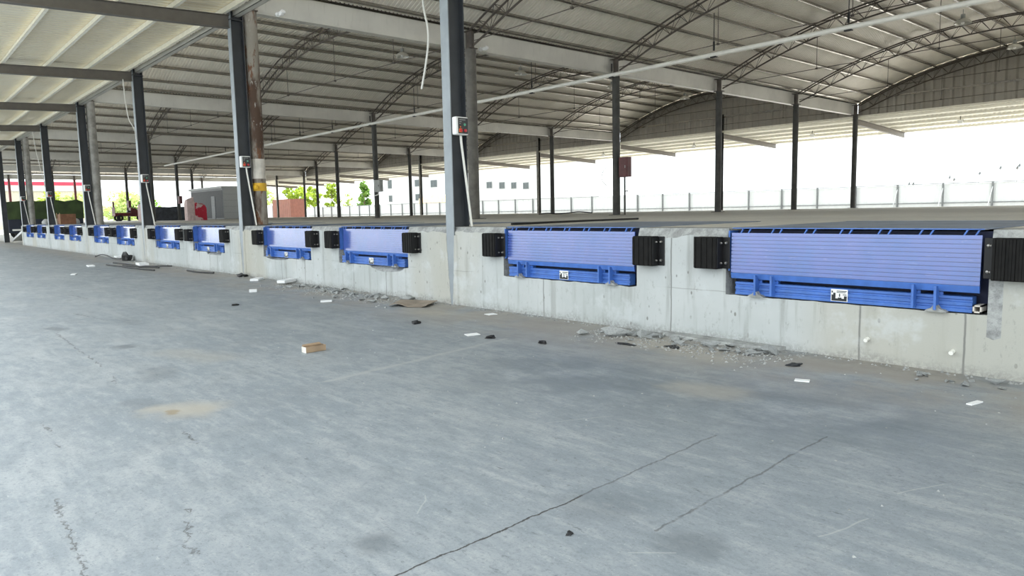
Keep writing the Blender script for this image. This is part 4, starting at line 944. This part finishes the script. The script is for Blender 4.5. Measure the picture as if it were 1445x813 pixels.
for k, (u, v, a, b, c, lab) in enumerate(((6.81, 4.56, .04, .045, .03, 'black rag lump out on the apron before the nearest H column'), (5.46, 4.54, .05, .05, .018, 'black ring-like scrap beside the square white paper'), (4.85, 4.68, .05, .03, .02, 'small black scrap between the square paper and the rubble'), (10.24, 3.79, .04, .06, .022, 'black lump alone on the apron beyond the cardboard box'), (4.25, 5.17, .09, .05, .008, 'flat black scrap below the biggest rubble chunk'), (3.85, 5.34, .08, .05, .008, 'flat black scrap amid the rubble fragments'), (2.71, 5.38, .05, .08, .006, 'flat dark scrap before the middle of the largest leveller'), (1.87, 1.93, .010, .014, .010, 'tiny black chip in the near foreground beside the saw cut'), (15.1, 5.76, .18, .10, .05, 'brown black heap of rags at the foot of the second H column'), (24.0, 5.70, .22, .12, .16, 'black heap at the wall foot far along the dock'))):
    lump(u, v, a, b, c, M['blackbit'], 'black_scrap', lab, 'scrap', 'black scraps on the apron', k, 2)
def wire(pts, label, r=.018):
    mb = MB(); mb.tube(curve([W(u, v, z) for u, v, z in pts]), r, 6); return tag(mb.build('scrap_wire', M['blackbit']), label, 'wire', 'dark wires on the apron')
wire(((22.2, 4.75, .02), (20.9, 4.78, .03), (19.9, 4.82, .03), (19.0, 4.9, .03), (18.6, 5.0, .02)), 'long dark curved wire nearest the camera on the far apron')
wire(((21.3, 4.95, .02), (20.6, 5.0, .03), (19.9, 5.1, .04), (19.3, 5.3, .03)), 'shorter dark wire behind the long curved one')
wire(((23.0, 5.1, .02), (22.0, 5.15, .03), (21.0, 5.2, .02), (20.0, 5.3, .03), (19.6, 5.4, .05), (19.3, 5.6, .05)), 'dark wire passing under the white foam block')
wire(((27.4, 5.55, .02), (26.8, 5.6, .10), (26.0, 5.6, .10), (25.0, 5.55, .05), (24.3, 5.6, .05)), 'dark wire joined to the black heap at the wall foot')
wire(((17.8, 5.5, .02), (17.0, 5.5, .02), (16.3, 5.6, .03)), 'short dark wire between the wires and the second H column')
# rubble: every larger chunk an object of its own, the grit one mass
def chunk_mesh(seed):
    r = random.Random(seed); bm = bmesh.new()
    for _ in range(14): bm.verts.new((r.gauss(0, 1) * .5, r.gauss(0, 1) * .5, r.gauss(0, 1) * .32))
    res = bmesh.ops.convex_hull(bm, input=bm.verts[:])
    bmesh.ops.delete(bm, geom=list({g for g in res['geom_interior'] + res['geom_unused'] if isinstance(g, bmesh.types.BMVert)}), context='VERTS')
    lo = min(p.co.z for p in bm.verts)
    for p in bm.verts: p.co.z -= lo + .06
    me = bpy.data.meshes.new('concrete_chunk'); bm.to_mesh(me); bm.free(); me.materials.append(M['rubble']); return me
CM = [chunk_mesh(s_) for s_ in range(12)]
for u, v, s_, lab in ((4.80, 5.62, .11, 'biggest broken concrete chunk at the far end of the near rubble heap'), (4.62, 5.42, .12, 'long flat concrete chunk below the biggest rubble chunk'), (4.42, 5.62, .08, 'upright concrete chunk against the wall in the near rubble heap'), (3.07, 5.68, .10, 'single concrete slab chunk past the near end of the rubble heap'), (4.9, 5.3, .07, 'concrete chunk at the edge of the rubble towards the apron')):
    o = link('concrete_chunk', CM[int(u * 10) % 12], loc=W(u, v, 0), rot=(0, 0, u * 7)); o.scale = (s_ * 1.3, s_, s_ * .7); tag(o, lab, 'rubble chunk', 'broken concrete by the dock wall')
def scatter(nm, count, fu, fv, smin, smax, label):
    for k in range(count):
        u, v = fu(), fv(); s_ = smin + (smax - smin) * rnd.random() ** 2.2
        o = link('concrete_chunk', CM[rnd.randrange(12)], loc=W(u, min(v, D - .06), 0), rot=(0, 0, rnd.uniform(0, 6.3))); o.scale = (s_ * rnd.uniform(.8, 1.3), s_, s_ * rnd.uniform(.6, .9)); tag(o, label, 'rubble chunk', nm)
scatter('fragments of the near rubble heap', 70, lambda: rnd.uniform(3.1, 4.75), lambda: rnd.gauss(5.58, .12), .018, .062, 'small broken concrete fragment in the near rubble heap under the wall')
scatter('fragments of the far rubble strip', 70, lambda: rnd.uniform(8.6, 12.2), lambda: rnd.gauss(5.62, .15), .025, .08, 'small broken concrete fragment in the rubble strip before the third leveller')
scatter('fragments at the near wall foot', 12, lambda: rnd.uniform(1.3, 2.0), lambda: rnd.gauss(5.62, .08), .02, .05, 'small concrete crumb at the crumbled wall foot at the near end')
gmb = MB()
def grit(n, fu, fv, smax):
    for _ in range(n):
        u, v = fu(), min(fv(), D - .02); s_ = rnd.uniform(.006, smax); p = W(u, v, 0); a = rnd.uniform(0, 6.3)
        q = [p + Vector((math.cos(a + k * 2.1) * s_, math.sin(a + k * 2.1) * s_, 0)) for k in range(3)] + [p + Vector((0, 0, s_ * rnd.uniform(.5, 1)))]
        gmb.add(q, [(0, 2, 1), (0, 1, 3), (1, 2, 3), (2, 0, 3)])
grit(700, lambda: rnd.uniform(2.8, 5.0), lambda: rnd.gauss(5.5, .2), .018); grit(700, lambda: rnd.uniform(8.2, 12.8), lambda: rnd.gauss(5.55, .22), .026)
grit(260, lambda: rnd.uniform(.8, 8), lambda: D - .04 - abs(rnd.gauss(0, .06)), .02); grit(260, lambda: rnd.uniform(8, 30), lambda: D - .04 - abs(rnd.gauss(0, .12)), .03); grit(150, lambda: rnd.uniform(1, 9), lambda: rnd.uniform(2.2, 5.6), .010)
tag(gmb.build('concrete_grit', M['raw']), 'fine concrete grit scattered along the foot of the dock wall', 'grit', None, 'stuff')
lm = MB(); n = 30
for i in range(n + 1):
    u = 3.05 + 1.3 * i / n; w = .16 * math.sin(PI * i / n) ** .4 + .01 * noise.noise(Vector((u * 9, 0, 0)))
    lm.v += [tuple(W(u, D + .01, .03)), tuple(W(u, D - w, .028)), tuple(W(u, D - w - .02, 0))]
for i in range(n):
    for k in range(2): q = i * 3 + k; lm.f.append([q, q + 1, q + 4, q + 3]); lm.mi.append(0)
lab_struct(lm.build('trim_20', M['raw']), 'low spilled concrete ledge at the wall foot behind the near rubble', 'ledge')
# drain stubs and weep pipes in the wall
for n_, (u, z) in enumerate(((1.75, .165), (2.36, .185))):
    mb = MB(); mb.tube([W(u, D + .02, z), W(u, D - .05, z - .01)], .016, 8); tag(mb.build('weep_pipe', M['pvc']), ('short white pipe stub in the wall under the near end of the largest leveller', 'short white pipe stub in the wall under the middle of the largest leveller')[n_], 'pipe stub', 'pipe stubs in the wall', 'thing')

# ================================================================== LIGHT
w = bpy.data.worlds.new('sky'); SC.world = w; w.use_nodes = True
nt = w.node_tree; nt.nodes.clear(); ow = nt.nodes.new('ShaderNodeOutputWorld'); bg = nt.nodes.new('ShaderNodeBackground')
bg.inputs[0].default_value = (.90, .97, 1.0, 1); bg.inputs[1].default_value = 1.0; nt.links.new(bg.outputs[0], ow.inputs[0])
sl = bpy.data.lights.new('sun', 'SUN'); sl.energy = 4.6; sl.angle = math.radians(1.0); sl.color = (1, .96, .90)
so = bpy.data.objects.new('sun', sl); COL.objects.link(so)
dirv = Vector((.25, -.42, -.87)); so.rotation_euler = dirv.to_track_quat('-Z', 'Y').to_euler()

# ================================================================== CAMERA
f, yaw, pit, rol, CH_ = 1012.29, math.radians(41.5563), math.radians(6.1275), math.radians(-1.1734), 1.2614
Fh = W(math.cos(yaw), math.sin(yaw), 0); R = W(-math.sin(yaw), math.cos(yaw), 0); U = Vector((0, 0, 1))
F = Fh * math.cos(pit) - U * math.sin(pit); Up = Fh * math.sin(pit) + U * math.cos(pit)
R2 = R * math.cos(rol) + Up * math.sin(rol); U2 = Up * math.cos(rol) - R * math.sin(rol)
cam = bpy.data.cameras.new('camera'); co = bpy.data.objects.new('camera', cam); COL.objects.link(co)
cam.sensor_fit = 'HORIZONTAL'; cam.sensor_width = 36; cam.lens = f * 36 / 1445; cam.clip_end = 2000; cam.clip_start = .05
mw = Matrix((R2, U2, -F)).transposed().to_4x4(); mw.translation = Vector((0, 0, CH_)); co.matrix_world = mw
SC.camera = co
SC.view_settings.view_transform = 'Standard'; SC.view_settings.look = 'None'; SC.view_settings.gamma = 1; SC.view_settings.use_curve_mapping = False
SC.view_settings.exposure = 1.5
SC.cycles.use_denoising = True
SC.cycles.max_bounces = 8; SC.cycles.diffuse_bounces = 6
